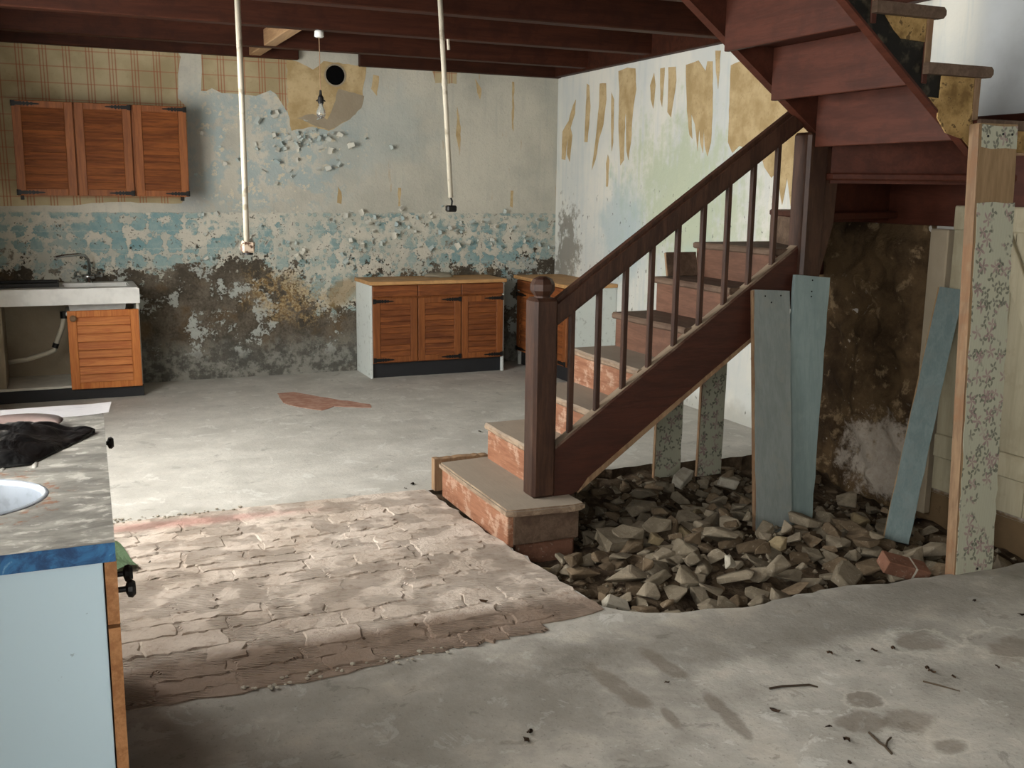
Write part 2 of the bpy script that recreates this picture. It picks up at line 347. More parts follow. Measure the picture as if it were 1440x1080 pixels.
mat('steel', lambda g: dict(c=g.mix(g.sm(g.noise(g.pos(), 40, 5), .45, .7)*.5, srgb(168, 176, 186), srgb(140, 146, 152)), r=.42, m=.75))
def m_zinc(g):
    p = g.pos(); n1 = g.noise(g.vmul(p, (1, 2.2, 1)), 6, 6, .65, .6); n2 = g.noise(p, 26, 6, .65)
    c = g.mix(g.sm(n1, .36, .62), srgb(112, 110, 104), srgb(148, 146, 138)); c = g.mix(g.sm(n2+(n1-.5)*.6, .52, .66)*.65, c, srgb(196, 193, 184))
    x, y, z = g.sep(p)
    rust = g.ell(x, y, -.25, 2.40, .235, .235, 0, (n1-.5)*.9, .06)-g.ell(x, y, -.25, 2.40, .2, .2, 0, 0*n1, .04)
    c = g.mix(g.math('MAXIMUM', rust, 0)*g.sm(n2, .5, .6)*.8, c, srgb(128, 76, 38))
    return dict(c=c, r=g.sm(n2, .2, .8)*.3+.42, b=n1*.5+n2*.4, bd=.003, m=.3, s=.4)
mat('zinc_top', m_zinc)
def m_bluelam(g):
    p = g.pos(); n1 = g.noise(p, 16, 6, .68, 1.2); n2 = g.noise(p, 50, 4)
    c = g.mix(g.sm(n1, .36, .6), srgb(24, 62, 104), srgb(48, 108, 158)); c = g.mix(g.sm(n1+(n2-.5)*.3, .62, .7)*.6, c, srgb(136, 178, 206))
    return dict(c=c, r=.4, s=.4)
mat('blue_laminate', m_bluelam)
mat('bin_bag', lambda g: dict(c=srgb(14, 15, 16), r=.42, s=.3, b=g.noise(g.obj(), 9, 3, .5, 1.2), bd=.02))
mat('paper', lambda g: dict(c=g.mix(g.sm(g.noise(g.vmul(g.pos(), (3, 30, 1)), 6, 4), .6, .64)*.3, srgb(232, 230, 232), srgb(170, 170, 180)), r=.8))
mat('pink_plate', flat((146, 126, 120), .6))
mat('pvc', flat((190, 184, 166), .5))
mat('conduit', lambda g: dict(c=g.mix(g.sm(g.noise(g.pos(), 14, 6), .56, .66)*.7, srgb(184, 177, 160), srgb(130, 120, 102)), r=.55))
mat('cracked_plastic', lambda g: dict(c=g.mix(g.sm(g.noise(g.pos(), 40, 6), .45, .6), srgb(186, 168, 148), srgb(82, 60, 48)), r=.6))
mat('glass', lambda g: dict(c=srgb(245, 245, 240), r=.05, t=.9, s=.5))
mat('cord', flat((150, 120, 92), .7))
mat('hole_black', lambda g: dict(c=srgb(10, 10, 10), r=.95, s=.05))
mat('green_mesh', lambda g: dict(c=g.mix(g.sm(g.math('SINE', g.sep(g.obj())[0]*900)*g.math('SINE', g.sep(g.obj())[1]*900), -.1, .3), srgb(76, 96, 70), srgb(140, 168, 128)), r=.8))
mat('red_paint', lambda g: dict(c=g.mix(g.sm(g.noise(g.pos(), 14, 6), .4, .65), srgb(158, 116, 98), srgb(178, 142, 124)), r=.8))
mat('leaf', lambda g: dict(c=g.mix(g.rand(), srgb(46, 36, 28), srgb(84, 62, 42)), r=.85))
mat('twig', lambda g: dict(c=g.mix(g.rand(), srgb(52, 42, 32), srgb(84, 72, 58)), r=.9))
mat('rag', flat((140, 132, 114), .95))

# ------------------------------------------------------------ mesh helpers
WL = {}
def mesh_obj(name, bm, m, parent=None, smooth=False, origin=None):
    bmesh.ops.recalc_face_normals(bm, faces=bm.faces)
    vs = [v.co for v in bm.verts]
    if origin is None:
        origin = Vector(((min(v.x for v in vs)+max(v.x for v in vs))/2, (min(v.y for v in vs)+max(v.y for v in vs))/2, min(v.z for v in vs)))
    origin = Vector(origin)
    for v in bm.verts: v.co -= origin
    me = bpy.data.meshes.new(name); bm.to_mesh(me); bm.free()
    if smooth:
        for f in me.polygons: f.use_smooth = True
    if m: me.materials.append(MATS[m])
    o = bpy.data.objects.new(name, me); col.objects.link(o)
    WL[o.name] = origin
    if parent: o.parent = parent; o.location = origin-WL[parent.name]
    else: o.location = origin
    return o
def thing(name, loc, label, cat, group=None):
    o = bpy.data.objects.new(name, None); col.objects.link(o); o.location = loc; o.empty_display_size = .1
    WL[o.name] = Vector(loc); return tag(o, label, cat, group)
def tag(o, label=None, cat=None, group=None, kind=None):
    if label: o['label'] = label
    if cat: o['category'] = cat
    if group: o['group'] = group
    if kind: o['kind'] = kind
    return o
def copy_to(src, loc, parent=None, rot=None, scale=None):
    o = src.copy(); col.objects.link(o); loc = Vector(loc); WL[o.name] = loc
    o.parent = parent; o.location = loc-(WL[parent.name] if parent else Vector())
    if rot is not None: o.rotation_euler = rot
    if scale is not None: o.scale = scale
    return o
def B(): return bmesh.new()
def box(bm, x0, x1, y0, y1, z0, z1, bev=0, M=None):
    vs = [Vector((x, y, z)) for x in (x0, x1) for y in (y0, y1) for z in (z0, z1)]
    if M: vs = [M @ v for v in vs]
    v = [bm.verts.new(q) for q in vs]
    fs = [bm.faces.new([v[i] for i in q]) for q in ((0, 1, 3, 2), (4, 6, 7, 5), (0, 4, 5, 1), (2, 3, 7, 6), (0, 2, 6, 4), (1, 5, 7, 3))]
    if bev:
        es = list({e for f in fs for e in f.edges})
        bmesh.ops.bevel(bm, geom=es, offset=bev, segments=1, affect='EDGES')
    return bm
def mbox(name, dims, m, parent=None, bev=.003, **k): return mesh_obj(name, box(B(), *dims, bev), m, parent, **k)
def frame(c, ux, uy):
    ux = Vector(ux).normalized(); uy = Vector(uy); uy = (uy-ux*uy.dot(ux)).normalized(); uz = ux.cross(uy)
    M = Matrix((ux, uy, uz)).transposed().to_4x4(); M.translation = Vector(c); return M
def prism(bm, pts, dirv):
    """polygon pts (3D) extruded along dirv"""
    dirv = Vector(dirv); a = [bm.verts.new(p) for p in pts]; b = [bm.verts.new(Vector(p)+dirv) for p in pts]
    bm.faces.new(a); bm.faces.new(b[::-1]); n = len(pts)
    for i in range(n): bm.faces.new((a[i], b[i], b[(i+1) % n], a[(i+1) % n]))
    return bm
def tube(bm, pts, r, seg=8, cap=True):
    pts = [Vector(p) for p in pts]; rings = []; rs = r if isinstance(r, (list, tuple)) else [r]*len(pts)
    prev = None
    for i, p in enumerate(pts):
        t = (pts[min(i+1, len(pts)-1)]-pts[max(i-1, 0)]).normalized()
        a = prev if prev is not None else (Vector((0, 0, 1)) if abs(t.z) < .9 else Vector((1, 0, 0)))
        u = (a-t*a.dot(t)).normalized(); v = t.cross(u); prev = u
        rings.append([bm.verts.new(p+(u*math.cos(k*2*math.pi/seg)+v*math.sin(k*2*math.pi/seg))*rs[i]) for k in range(seg)])
    for a, b in zip(rings, rings[1:]):
        for k in range(seg): bm.faces.new((a[k], a[(k+1) % seg], b[(k+1) % seg], b[k]))
    if cap: bm.faces.new(rings[0][::-1]); bm.faces.new(rings[-1])
    return bm
def lathe(bm, c, prof, seg=16, axis=Vector((0, 0, 1))):
    """prof: list of (r, h) along axis from c"""
    c = Vector(c); axis = Vector(axis).normalized(); a = Vector((1, 0, 0)) if abs(axis.x) < .9 else Vector((0, 1, 0))
    u = (a-axis*a.dot(axis)).normalized(); v = axis.cross(u); rings = []
    for r, h in prof:
        rings.append([bm.verts.new(c+axis*h+(u*math.cos(k*2*math.pi/seg)+v*math.sin(k*2*math.pi/seg))*max(r, 1e-4)) for k in range(seg)])
    for A, Bq in zip(rings, rings[1:]):
        for k in range(seg): bm.faces.new((A[k], A[(k+1) % seg], Bq[(k+1) % seg], Bq[k]))
    bm.faces.new(rings[0][::-1]); bm.faces.new(rings[-1]); return bm
def filled(loops, z=None):
    """planar region with holes from loops of 3D points"""
    bm = B(); es = []
    for lp in loops:
        vs = [bm.verts.new(p) for p in lp]
        es += [bm.edges.new((vs[i], vs[(i+1) % len(vs)])) for i in range(len(vs))]
    bmesh.ops.triangle_fill(bm, use_beauty=False, use_dissolve=False, edges=es)
    return bm
def rag(pts, step=.04, amp=.008, seed=0, closed=True):
    """subdivide a 3D polyline and roughen it"""
    out = []; n = len(pts); rr = random.Random(seed)
    for i in range(n if closed else n-1):
        a, b = Vector(pts[i]), Vector(pts[(i+1) % n]); k = max(1, int((b-a).length/step))
        for j in range(k):
            p = a.lerp(b, j/k)
            if j: p = p+Vector((rr.uniform(-1, 1), rr.uniform(-1, 1), rr.uniform(-1, 1)))*amp
            out.append(p)
    return out
def structure(o): o['kind'] = 'structure'; return o

# ------------------------------------------------------------ room shell
PIT = [(1.70, 4.92), (1.715, 4.5), (1.745, 4.0), (1.78, 3.6), (1.80, 3.3), (1.86, 3.17), (2.0, 3.09), (2.3, 3.02), (2.7, 3.05), (3.05, 3.0), (3.33, 2.985), (3.56, 2.96), (4.20, 2.95), (4.20, 4.90), (3.6, 4.92), (3.0, 4.95), (2.4, 4.93)]
pit = [Vector((p.x, p.y, 0)) for p in rag([(x, y, 0) for x, y in PIT], .055, .017, 12)]
pit = [Vector((min(p.x, 4.186), p.y, 0)) for p in pit]
from mathutils.geometry import delaunay_2d_cdt
pv = [Vector((p.x, p.y)) for p in pit]; npit = len(pv)
ov = [Vector(q) for q in ((XL, YF), (XR, YF), (XR, YB), (XL, YB))]
cv, ce, cf, *_ = delaunay_2d_cdt(pv+ov, [(i, (i+1) % npit) for i in range(npit)]+[(npit+i, npit+(i+1) % 4) for i in range(4)], [], 0, 1e-6)
def inside(pt, poly):
    c = False; n = len(poly)
    for i in range(n):
        (x1, y1), (x2, y2) = poly[i], poly[(i+1) % n]
        if (y1 > pt.y) != (y2 > pt.y) and pt.x < (x2-x1)*(pt.y-y1)/(y2-y1)+x1: c = not c
    return c
bm = bmesh.new(); bv = [bm.verts.new((q.x, q.y, 0)) for q in cv]
for f in cf:
    if not inside(sum((cv[i] for i in f), Vector((0, 0)))/len(f), pv): bm.faces.new([bv[i] for i in f])
lo = [Vector((p.x+.0, p.y, -.5)) for p in pit]
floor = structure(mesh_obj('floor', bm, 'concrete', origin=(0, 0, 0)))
bm = bmesh.new(); md = [Vector((p.x, p.y, -.055)) for p in pit]
for hi_, lw, nm, mm in ((pit, md, 'slab_edge', 'dirt'), (md, lo, 'pit_side', 'dirt')):
    bm = bmesh.new(); a = [bm.verts.new(p) for p in hi_]; b = [bm.verts.new(p) for p in lw]
    for i in range(len(pit)):
        if min(pit[i].x, pit[(i+1) % len(pit)].x) < 4.15: bm.faces.new((a[i], a[(i+1) % len(a)], b[(i+1) % len(a)], b[i]))
    mesh_obj(nm, bm, mm, floor)
def inpit(x, y):
    c = False; n = len(PIT)
    for i in range(n):
        x1, y1 = PIT[i]; x2, y2 = PIT[(i+1) % n]
        if (y1 > y) != (y2 > y) and x < (x2-x1)*(y-y1)/(y2-y1)+x1: c = not c
    return c
def dirt_h(x, y):
    h = -.125+.03*mnoise.noise(Vector((x*3, y*3, 1)))+.02*mnoise.noise(Vector((x*9, y*9, 5)))
    h += .09*math.exp(-((x-2.75)**2/.5+(y-3.75)**2/.25))
    h -= .05*max(0, min(1, (x-3.4)/.4))
    if y > 4.5: h += .09*min(1, (y-4.5)/.3)
    return h
bm = B(); NX, NY = 70, 56; gv = [[bm.verts.new((1.66+2.54*i/NX, 2.92+2.06*j/NY, dirt_h(1.66+2.54*i/NX, 2.92+2.06*j/NY)+rnd.uniform(-.008, .008))) for j in range(NY+1)] for i in range(NX+1)]
for i in range(NX):
    for j in range(NY): bm.faces.new((gv[i][j], gv[i+1][j], gv[i+1][j+1], gv[i][j+1]))
mesh_obj('dirt_bed', bm, 'dirt', floor, smooth=True)

# floor patch with tile adhesive
bed = rag([(.05, 3.06, .004), (.7, 3.05, .004), (1.35, 3.13, .004), (1.80, 3.20, .004), (1.765, 3.7, .004), (1.735, 4.1, .004), (1.70, 4.6, .004), (1.685, 4.93, .004), (.9, 4.95, .004), (.05, 4.94, .004), (-.4, 4.94, .004), (-.4, 3.06, .004)], .06, .012, 5)
for p in bed: p.z = .004
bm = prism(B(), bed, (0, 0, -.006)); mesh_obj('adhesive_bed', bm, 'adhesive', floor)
def patch_edge_x(y): return 1.79-(y-3.25)*.065
row = 0; y = 3.10
while y < 4.88:
    dy = rnd.uniform(.075, .15); x = -.12+rnd.uniform(0, .12)
    while x < 1.72:
        dx = rnd.uniform(.12, .34)
        if rnd.random() < .8 and x+dx < patch_edge_x(y)-.02 and y+dy < 4.93:
            x0, x1, y0, y1 = x+rnd.uniform(-.01, .012), x+dx-rnd.uniform(-.004, .01), y+rnd.uniform(-.008, .01), y+dy-rnd.uniform(-.008, .01)
            pts = rag([(x0, y0, 0), (x1, y0, 0), (x1, y1, 0), (x0, y1, 0)], .03, .017, rnd.random()); h = rnd.uniform(.001, .006); c = Vector(((x0+x1)/2, (y0+y1)/2, 0))
            sk = rnd.uniform(-.12, .12)
            for p in pts: p.z = 0; p.x += (p.y-c.y)*sk
            bm = B(); A = [bm.verts.new((p.x, p.y, .002)) for p in pts]; ti = rnd.uniform(-.002, .002)
            Tt = [bm.verts.new(((p.x-c.x)*.93+c.x, (p.y-c.y)*.88+c.y, .004+h+ti*(1 if p.x > c.x else -1))) for p in pts]
            n = len(pts)
            for i in range(n): bm.faces.new((A[i], A[(i+1) % n], Tt[(i+1) % n], Tt[i]))
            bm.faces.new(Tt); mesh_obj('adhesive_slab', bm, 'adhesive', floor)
        x += dx
    y += dy
# crumbled ridge of plaster along both borders of the patch
for k, (x0, x1, yy) in enumerate(((.1, .75, 4.95), (.45, 1.25, 3.06))):
    for i in range(40):
        t = rnd.random(); s = rnd.uniform(.004, .011); bm = B()
        bmesh.ops.create_icosphere(bm, subdivisions=1, radius=s)
        for v in bm.verts: v.co *= rnd.uniform(.85, 1.12); v.co.z *= .55
        cq = Vector((x0+(x1-x0)*t, yy+rnd.uniform(-.035, .035)+(.03 if k else 0)*t, .006))
        for v in bm.verts: v.co += cq
        mesh_obj('plaster_crumb', bm, 'stone_white', floor)
pp = [at(x, y, 2, .003) for x, y in ((390, 553), (412, 551), (440, 556), (470, 561), (520, 568), (522, 573), (470, 571), (452, 577), (425, 573), (398, 566))]
pp = rag(pp, .06, .012, 9)
for p in pp: p.z = .003
mesh_obj('red_paint_patch', prism(B(), pp, (0, 0, -.003)), 'red_paint', floor)

# back wall with flue hole
HX, HZ, HR = 2.166, 2.447, .078
circ = [(HX+HR*math.cos(k*math.pi/12), YB, HZ+HR*math.sin(k*math.pi/12)) for k in range(24)]
bm = filled([[(XL-.3, YB, -.1), (XR+.3, YB, -.1), (XR+.3, YB, 5.3), (XL-.3, YB, 5.3)], circ])
wall_back = structure(mesh_obj('wall_back', bm, 'back_plaster', origin=(1.8, YB, 0)))
bm = B(); ra = [bm.verts.new((x, y-.004, z)) for x, y, z in circ]; rb = [bm.verts.new((x, y+.3, z)) for x, y, z in circ]
for i in range(24): bm.faces.new((ra[i], ra[(i+1) % 24], rb[(i+1) % 24], rb[i]))
bm.faces.new(rb); mesh_obj('flue_sleeve', bm, 'hole_black', wall_back)
mbox('outer_leaf', (XL-.3, XR+.3, YB+.31, YB+.36, -.1, 5.3), 'plain_plaster', wall_back, 0)
wall_right = structure(mbox('wall_right', (XR, XR+.35, YF-.3, YB+.3, -.5, 5.3), 'right_plaster', None, 0, origin=(XR, 3, 0)))
bm = B(); ys = [YF-.3]; zs = [-.1, 5.3]
def wall_with_holes(bm, axis, c0, c1, lo_, hi_, z0, z1, holes):
    """wall slab along an axis, split around rectangular openings"""
    hs = sorted(holes); cur = lo_
    def add(a, b_, za, zb):
        if b_-a > 1e-4 and zb-za > 1e-4:
            if axis == 'y': box(bm, c0, c1, a, b_, za, zb)
            else: box(bm, a, b_, c0, c1, za, zb)
    for a, b_, za, zb in hs:
        add(cur, a, z0, z1); add(a, b_, z0, za); add(a, b_, zb, z1); cur = b_
    add(cur, hi_, z0, z1); return bm
wl = wall_with_holes(B(), 'y', XL-.3, XL, YF-.3, YB+.3, -.1, ZT, WIN_LEFT); wall_with_holes(wl, 'y', XL-.3, XL, YF-.3, YB+.3, ZT, 5.3, [WIN_UP_ADDED])
structure(mesh_obj('wall_left', wl, 'plain_plaster'))
wf = wall_with_holes(B(), 'x', YF-.3, YF, XL-.3, XR+.35, -.1, ZT, [WIN_FRONT])
wall_with_holes(wf, 'x', YF-.3, YF, XL-.3, XR+.35, ZT, 5.3, [])
structure(mesh_obj('wall_front', wf, 'plain_plaster'))
for k, (a0, a1, z0, z1) in enumerate(WIN_LEFT):
    bm = B()
    for t in (a0, (a0+a1)/2-.025, a1-.05): box(bm, XL-.2, XL-.15, t, t+.05, z0, z1)
    for t in (z0, z1-.05): box(bm, XL-.2, XL-.15, a0+.05, a1-.05, t, t+.05)
    structure(mesh_obj('window_%d' % (k+1), bm, 'pale_wood'))
# ceiling boards and beams
bm = B(); SW = (1.75, XR, 3.06, 4.12)
box(bm, XL, XR, YF, SW[2], ZT, ZT+.04); box(bm, XL, SW[0], SW[2], SW[3], ZT, ZT+.04); box(bm, XL, XR, SW[3], YB, ZT, ZT+.04)
ceiling = structure(mesh_obj('ceiling', bm, 'beam_paint'))
structure(mbox('ceiling_upper', (XL-.3, XR+.3, YF-.3, YB+.3, 5.2, 5.25), 'plain_plaster', None, 0))
for yb in (7.87, 6.86, 5.9, 4.86):
    mbox('beam', (XL, XR-.005, yb, yb+.105, 2.55, ZT), 'beam_paint', ceiling, .006)
for yb in (3.9, 2.9, 1.9, .9, -.1, -1.1):
    mbox('beam', (XL, SW[0] if yb == 3.9 else XR-.005, yb, yb+.105, 2.55, ZT), 'beam_paint', ceiling, .006)
mbox('wall_plate', (XL, 1.86, YB-.07, YB-.002, 2.545, ZT), 'beam_paint', ceiling, .006)
mbox('wall_plate', (2.36, XR-.002, YB-.07, YB-.002, 2.525, ZT), 'beam_paint', ceiling, .006)
mbox('wall_plate', (XR-.07, XR-.002, 4.2, YB-.07, 2.53, ZT), 'beam_paint', ceiling, .006)
mbox('joist_trimmer', (1.47, 1.56, 6.965, YB-.07, 2.555, ZT-.08), 'pale_wood', ceiling, .005)
mbox('joist_trimmer', (1.7, 1.75, 3.06, 4.12, 2.55, ZT), 'beam_paint', ceiling, .005)

# papers and torn layers on the walls
def wallpoly(name, px, ax, v, m, parent, th, step=.05, amp=.006, seed=1, stagger=0):
    off = Vector((0, 0, 0)); off[ax] = -th
    pts = rag([at(x, y, ax, v) for x, y in px], step, amp, seed)
    for p in pts: p[ax] = v
    return mesh_obj(name, prism(B(), pts, off), m, parent)
wallpoly('plaid_wallpaper', [(-60, 54), (0, 57), (70, 62), (130, 65), (250, 72), (254, 80), (250, 105), (250, 138), (262, 150), (266, 270), (255, 286), (170, 284), (88, 289), (0, 290), (-60, 291)], 1, YB, 'plaid_paper', wall_back, .003, .06, .006, 2)
wallpoly('plaid_wallpaper', [(283, 75), (330, 78), (403, 83), (404, 158), (398, 148), (388, 132), (380, 127), (360, 135), (335, 132), (312, 131), (298, 124), (290, 128), (283, 128)], 1, YB, 'plaid_paper', wall_back, .003, .06, .005, 3)
wallpoly('plaid_wallpaper', [(607, 97), (643, 98), (642, 118), (612, 117)], 1, YB, 'plaid_paper', wall_back, .003, .04, .006, 4)
wallpoly('tan_underpaper', [(403, 83), (425, 90), (440, 98), (455, 86), (490, 90), (515, 93), (511, 120), (508, 152), (492, 168), (462, 184), (440, 178), (410, 184), (405, 160)], 1, YB, 'tan_paper', wall_back, .0022, .04, .006, 5)
wallpoly('bare_plaster_patch', [(476, 125), (512, 135), (508, 152), (492, 168), (462, 183), (440, 176), (418, 166), (440, 160), (460, 168), (468, 150)], 1, YB, 'grey_plaster', wall_back, .0034, .03, .006, 6)
# vent hole shows through the paper: rim ring
bm = B(); lathe(bm, (HX, YB-.001, HZ), [(HR+.012, 0), (HR+.012, .008), (HR, .008), (HR, 0)], 24, (0, -1, 0)); bmesh.ops.delete(bm, geom=[f for f in bm.faces if len(f.verts) > 4], context='FACES_ONLY'); mesh_obj('flue_rim', bm, 'grey_plaster', wall_back)
bm = B(); lathe(bm, (HX, YB-.0045, HZ), [(HR, 0), (HR, .0015)], 24, (0, -1, 0)); mesh_obj('flue_mouth', bm, 'hole_black', wall_back)
for px in ([(525, 105), (533, 107), (530, 135), (522, 125)], [(668, 110), (677, 125), (675, 140), (671, 130)], [(643, 150), (648, 180), (646, 212), (641, 190)], [(720, 115), (723, 115), (722, 185), (720, 180)], [(475, 262), (480, 270), (480, 287), (474, 285)], [(560, 264), (564, 264), (563, 290), (560, 290)], [(718, 268), (722, 268), (721, 292), (717, 290)]):
    wallpoly('tan_underpaper', px, 1, YB, 'tan_paper', wall_back, .0022, .04, .005, px[0][0])
q4 = lambda l: [(760+x/4, y/4) for x, y in l]
for k, px in enumerate([q4([(440, 400), (490, 380), (535, 385), (540, 500), (520, 640), (510, 800), (495, 900), (485, 850), (480, 600), (470, 900), (450, 930), (440, 700), (445, 500)]),
    q4([(335, 470), (370, 468), (372, 560), (355, 700), (330, 780), (310, 900), (290, 955), (318, 720), (330, 600)]),
    q4([(185, 590), (200, 560), (195, 640), (170, 720), (180, 760), (165, 910), (150, 870), (155, 760), (140, 900), (120, 895), (125, 740), (160, 680)]),
    q4([(262, 470), (275, 480), (282, 600), (275, 700), (265, 800), (248, 800), (255, 640)]),
    q4([(820, 365), (890, 340), (930, 400), (940, 345), (970, 345), (970, 600), (960, 800), (940, 880), (925, 820), (920, 720), (915, 860), (900, 800), (895, 720), (885, 850), (870, 700), (850, 640), (855, 780), (840, 760), (825, 620)]),
    [(1028, 92), (1042, 86), (1110, 76), (1140, 120), (1140, 291), (1112, 290), (1107, 250), (1100, 288), (1094, 240), (1085, 250), (1075, 235), (1068, 200), (1060, 240), (1052, 210), (1040, 205), (1030, 215), (1024, 200), (1027, 120)],
    q4([(720, 378), (762, 375), (765, 450), (750, 560), (735, 660), (715, 630), (720, 480)]), q4([(675, 385), (700, 380), (695, 470), (685, 600), (675, 560)]),
    q4([(985, 285), (1015, 285), (1005, 440), (1000, 500), (988, 400)]), q4([(640, 410), (648, 480), (635, 610), (622, 560), (618, 480)]), q4([(380, 870), (388, 900), (380, 1050), (370, 1050), (370, 920)]), q4([(400, 520), (415, 560), (410, 800), (402, 850), (398, 700)])]):
    wallpoly('tan_underpaper', px, 0, XR, 'tan_paper', wall_right, .0025, .05, .004, k)
# curled paint flakes
fl = []
for k in range(8):
    bm = B(); a_, b_ = rnd.uniform(.02, .05), rnd.uniform(.02, .06); n = 5; curl = rnd.uniform(.4, 1.1); gr = []
    for i in range(n+1):
        r_ = []
        for j in range(4):
            u = (j/3-.5)*a_*(1-.55*(i/n)*rnd.uniform(.6, 1.2)); t = i/n; an = curl*t*t*1.6
            r_.append(bm.verts.new((u+rnd.uniform(-.003, .003), -.001-b_*t*math.sin(an)*.9, -b_*t*math.cos(an))))
        gr.append(r_)
    for i in range(n):
        for j in range(3): bm.faces.new((gr[i][j], gr[i][j+1], gr[i+1][j+1], gr[i+1][j]))
    o = mesh_obj('paint_flake', bm, 'flake_cream' if k % 2 else 'flake_blue', wall_back, origin=(0, 0, 0)); fl.append(o)
def flake_spots():
    for i in range(60): yield rnd.uniform(480, 780), rnd.uniform(288, 350)
    for i in range(48): yield rnd.gauss(395, 55), rnd.gauss(205, 30)
    for i in range(22): yield rnd.uniform(270, 520), rnd.uniform(300, 380)
    for i in range(12): yield rnd.uniform(420, 480), rnd.uniform(180, 205)
for i, (x, y) in enumerate(flake_spots()):
    p = at(x, y, 1, YB); r = (rnd.uniform(-.1, .15), rnd.uniform(-2.2, 2.2), 0); s = rnd.uniform(.7, 1.5)
    if i < len(fl): o = fl[i]; o.location = Vector((p.x, YB-.002, p.z))-WL[wall_back.name]; o.rotation_euler = r; o.scale = (s,)*3
    else: copy_to(fl[i % len(fl)], (p.x, YB-.002, p.z), wall_back, r, (s,)*3)
# exposed cob area under the stair head
bm = B(); N1, N2 = 44, 60; gv = []
for i in range(N1+1):
    r_ = []
    for j in range(N2+1):
        yy = 4.06+.90*i/N1; zz = -.15+1.57*j/N2
        e = min(1, min(i, N1-i)/5, (N2-j)/4); yy += .03*mnoise.noise(Vector((0, zz*5, 3)))*(1 if i < 8 else 0)
        d_ = .02+.045*mnoise.noise(Vector((yy*5, zz*6, 0)))+.03*mnoise.noise(Vector((yy*13, zz*13, 7)))+.016*abs(mnoise.noise(Vector((yy*4, zz*4, 17))))
        d_ += .05*max(0, .35-zz)*max(0, (yy-4.2))
        r_.append(bm.verts.new((XR-max(-.002, (d_+.012)*e), yy, zz)))
    gv.append(r_)
for i in range(N1):
    for j in range(N2): bm.faces.new((gv[i][j], gv[i+1][j], gv[i+1][j+1], gv[i][j+1]))
mesh_obj('exposed_cob', bm, 'bare_cob', wall_right, smooth=True)

# plank door in the right wall
door = structure(bpy.data.objects.new('door_1', None)); col.objects.link(door); door.location = (XR-.03, 3.2, 0); WL[door.name] = Vector((XR-.03, 3.2, 0))
yy = 2.78
while yy < 3.9:
    y2 = min(yy+.19, 3.915); mbox('plank', (XR-.035, XR-.004, yy+.0015, y2-.0015, .03, 1.72), 'door_paint', door, .004); yy += .19
mbox('ledge', (XR-.06, XR-.035, 2.79, 3.9, .21, .33), 'door_paint', door, .006)
mbox('ledge', (XR-.06, XR-.035, 2.79, 3.9, 1.38, 1.5), 'door_paint', door, .006)
M = frame((XR-.047, 3.33, .86), (0, -.56, -1), (0, 1, 0)); bm = box(B(), -.58, .58, -.05, .05, -.012, .012, .004, M); mesh_obj('brace', bm, 'door_paint', door)
mbox('door_jamb', (XR-.05, XR-.002, 3.935, 4.055, -.12, 1.38), 'grey_plaster', door, .006)
mbox('door_head', (XR-.05, XR-.002, 2.75, 3.935, 1.735, 1.80), 'raw_wood', door, .006)

# ------------------------------------------------------------ staircase
stair = thing('staircase', (2.0, 4.4, 0), 'dark red-brown painted wooden staircase with railing, worn steps and a turning upper flight', 'staircase')
GO, RI, X1 = .248, .185, 1.735
YN, YS, YFAR = 4.10, 4.17, 4.85      # near string faces, far edge
tz = lambda k: .17+RI*(k-1) if k > 1 else .165
def nosed_tread(k, x0, x1, y0, y1, z, m='tread_worn', th=.035):
    bm = B(); pr = [(x0+.008, z), (x0, z-.010), (x0, z-th+.008), (x0+.008, z-th), (x1, z-th), (x1, z)]
    rr = random.Random(k); n = 8
    rings = []
    for j in range(n+1):
        yq = y0+(y1-y0)*j/n; w_ = rr.uniform(-.003, .004); dz = rr.uniform(-.0025, .001)
        rings.append([bm.verts.new((px+(w_ if px < x0+.02 else 0), yq, pz+(dz if px < x0+.02 else 0))) for px, pz in pr])
    for a_, b_ in zip(rings, rings[1:]):
        for i in range(6): bm.faces.new((a_[i], a_[(i+1) % 6], b_[(i+1) % 6], b_[i]))
    bm.faces.new(rings[0]); bm.faces.new(rings[-1][::-1])
    return mesh_obj('tread', bm, m, stair)
# first step is wider, with a returned end
bm = prism(B(), [Vector(p) for p in ((1.735, 3.985, .165), (1.735, 4.85, .165), (2.02, 4.88, .165), (2.10, 4.6, .165), (2.115, 3.96, .165), (2.06, 3.945, .165), (1.78, 3.965, .165))], (0, 0, -.034)); bmesh.ops.bevel(bm, geom=[e for e in bm.edges if abs(e.verts[0].co.z-e.verts[1].co.z) < 1e-4], offset=.008, segments=2, affect='EDGES')
mesh_obj('tread', bm, 'tread_worn', stair)
mbox('riser', (1.748, 1.78, 3.99, 4.84, -.015, .133), 'riser_paint', stair, .004)
mbox('end_panel', (1.775, 2.10, 3.985, 4.01, -.005, .133), 'tread_upper', stair, .004)
mbox('plinth_block', (1.80, 2.09, 4.0, 4.5, -.3, -.004), 'brick_red', stair, .012)
mbox('end_panel', (1.755, 1.99, 4.82, 4.845, -.005, .133), 'riser_paint', stair, .004)
for k in range(2, 7):
    x0 = X1+GO*(k-1); nosed_tread(k, x0, x0+GO+.03, YS-.02, YFAR, tz(k), 'tread_worn' if k < 5 else 'tread_upper')
    mbox('riser', (x0+.018, x0+.036, YS-.02, YFAR-.01, tz(k-1)-.002, tz(k)-.034), 'riser_paint' if k < 5 else 'riser_dark', stair, .002)
P0 = (3.42, 4.1)
mbox('riser', (X1+GO*6+.018, X1+GO*6+.036, YS-.02, YFAR-.01, tz(6)-.002, tz(7)-.034), 'riser_dark', stair, .002)
